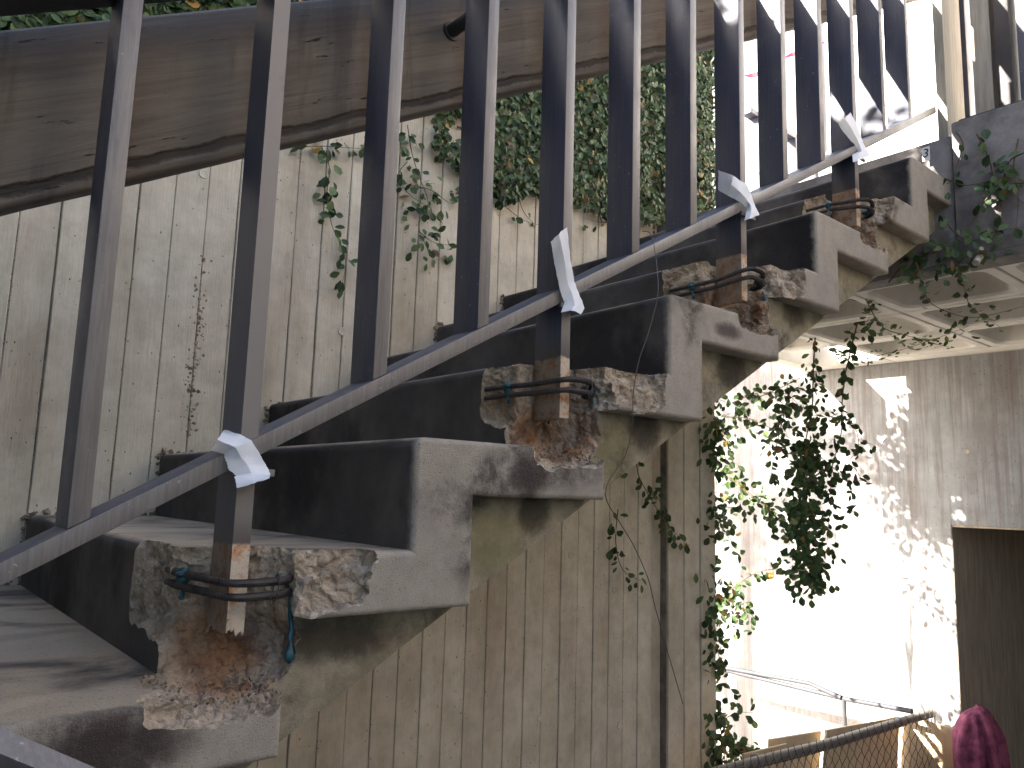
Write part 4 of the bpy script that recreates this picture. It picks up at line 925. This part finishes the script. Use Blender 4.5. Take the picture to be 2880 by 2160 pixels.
# ================================================================ OUT OF FRAME: foliage, plus blockers and a bounce wall added for light
def tree(name, loc, trunk_h, blobs, leaves, size, label, seed):
    rnd = random.Random(seed); root = empty(name, loc, label=label, cat='tree')
    m = MB(); m.tube([(0, 0, 0), (.05, .02, trunk_h * .5), (0, .05, trunk_h)], [.12, .1, .06], 10)
    for (bx, by, bz, r) in blobs: m.tube(smooth_path([(0, .03, trunk_h * .7), (bx * .5, by * .5, (trunk_h + bz) / 2), (bx, by, bz)], 4), [.05, .045, .04, .035, .03, .025, .02, .016, .012][:9], 6)
    m.build('trunk', MT['stem'], root, 60)
    mb = MB()
    for i in range(leaves):
        bx, by, bz, r = blobs[rnd.randrange(len(blobs))]
        d = Vector((rnd.gauss(0, 1), rnd.gauss(0, 1), rnd.gauss(0, .8))).normalized() * r * rnd.uniform(.3, 1) ** .5
        p = Vector((bx, by, bz)) + d
        if noise.noise((p + Vector(loc)) * 2.2) < -.08: continue
        M2 = leaf_matrix(p, d, Vector((0, 0, 1)), size, rnd); mb.add([M2 @ Vector(q) for q in LV], LF)
    tag(link('crown', mesh('crown', mb.v, mb.f, MT['leafs']), root), kind='stuff')
tree('shade_tree', (-.6, 4.6, GROUND), 3.6, [(.2, 0, 4.8, .7), (1.0, -.5, 5.1, .5), (-.8, .4, 5.4, .8), (.4, .7, 5.7, .7)], 4200, .10, 'leafy tree standing behind the side wall', 4)
sb = empty('bounce_wall', (0, -5.2, GROUND), label='unseen pale building across the yard behind the viewer', cat='helper_wall')  # added behind the camera as a sunlit reflector for the stair
m = MB(); m.box(-.6, 14, -.4, 0, 0, 6.5); m.build('wall', MT['render'], sb)
m = MB()
for k in range(5): m.box(.4 + k * 2.8, 1.2 + k * 2.8, .002, .05, 1, 2.4); m.box(.4 + k * 2.8, 1.2 + k * 2.8, .002, .05, 4, 5.4)
m.build('window', MT['dark'], sb)
rnd = random.Random(31); sh = empty('shrub', (2.7, 1.8, GROUND), label='leafy shrub growing behind the end of the side wall', cat='shrub')
m = MB(); smb = MB()
for (bx, by, bz, r, n_) in ((2.80, 1.66, 1.08, .15, 700), (2.78, 1.56, .93, .09, 260), (2.8, 1.50, 1.12, .13, 500), (2.8, 1.62, 1.32, .16, 800), (2.86, 1.86, 1.38, .13, 170), (2.62, 1.72, .98, .16, 200), (2.9, 1.7, .86, .10, 50), (2.75, 1.95, 1.25, .25, 90)):
    m.tube(smooth_path([(2.7, 1.8, GROUND), (2.66, 1.8, 0), (bx * .5 + 1.35, by * .5 + .9, bz * .6), (bx, by, bz)], 4), [.005] * 6 + [.003] * 4 + [.002] * 3, 6)
    for i in range(n_):
        p = Vector((bx, by, bz)) + Vector((rnd.gauss(0, r * .5), rnd.gauss(0, r * .5), rnd.gauss(0, r * .55)))
        M2 = leaf_matrix(p, Vector((0, 0, -1)), Vector((-.5, -.3, .6)), .042, rnd); smb.add([M2 @ Vector(q) for q in LV], LF)
m.v = [v_ - sh.location for v_ in m.v]; m.build('stem', MT['stem'], sh, 60)
smb.v = [v_ - sh.location for v_ in smb.v]; tag(link('foliage', mesh('foliage', smb.v, smb.f, MT['leafs']), sh), kind='stuff')
nb = empty('blocker_wall', (-3.3, 0, GROUND), label='unseen dark building facing the foot of the stair', cat='helper_wall')  # added out of view to keep light off the low-end-facing sides
m = MB(); m.box(-.4, 0, -5, 4.0, 0, 5.75); m.build('wall', MT['darkwall'], nb)
m = MB()
for k in range(2): m.box(.002, .05, .4 + k * 2.4, 1.6 + k * 2.4, 1, 2.6); m.box(.002, .05, .4 + k * 2.4, 1.6 + k * 2.4, 3.2, 4.6)
m.build('window', MT['dark'], nb)
# ivy cap on top of the side wall
ml = []; rnd = random.Random(77)
for i in range(1500):
    x = rnd.uniform(-1.6, 2.6); h = .10 + .12 * noise.noise(Vector((x * 3, 0, 5)))
    ml.append(leaf_matrix(Vector((x, W + rnd.uniform(-.06, .22), WTOP + rnd.uniform(0, max(.02, h)))), Vector((0, 0, 1)), Vector((0, 0, 1)), .05, rnd))
make_plant('wall_top_ivy', (.6, W + .1, WTOP), 'ivy growing along the top of the side wall', ml, [], limit=0)

ow = empty('overhead_blocker', (-1.8, -.6, 4.4), label='unseen walkway deck crossing high above the stair', cat='light_blocker')  # made-up slab above the frame, shuts off sky light
m = MB(); m.box(-1.6, .5, -3.4, 2.6, 0, .3); m.build('deck', MT['darkwall'], ow)
m = MB(); m.box(-1.2, -.8, -3.2, -2.8, -5.93, 0); m.build('column', MT['darkwall'], ow)
hd = MB(); rnd = random.Random(9)  # leaves added behind the camera to cut low bounce light
for i in range(9000):
    x = rnd.uniform(-3.2, 2.9); y = -2.9 + rnd.uniform(-.25, .25); z = rnd.uniform(GROUND, .05 + .1 * noise.noise(Vector((x * 2, 0, 0))))
    M2 = leaf_matrix(Vector((x, y, z)), Vector((0, .6, .6)), Vector((0, 1, .3)), .11, rnd); hd.add([M2 @ Vector(q) for q in LV], LF)
o = link('leaf_blocker', mesh('leaf_blocker', hd.v, hd.f, MT['leafs'])); tag(o, 'added unseen hedge along the yard behind the viewer', 'leaf_blocker', kind='stuff')
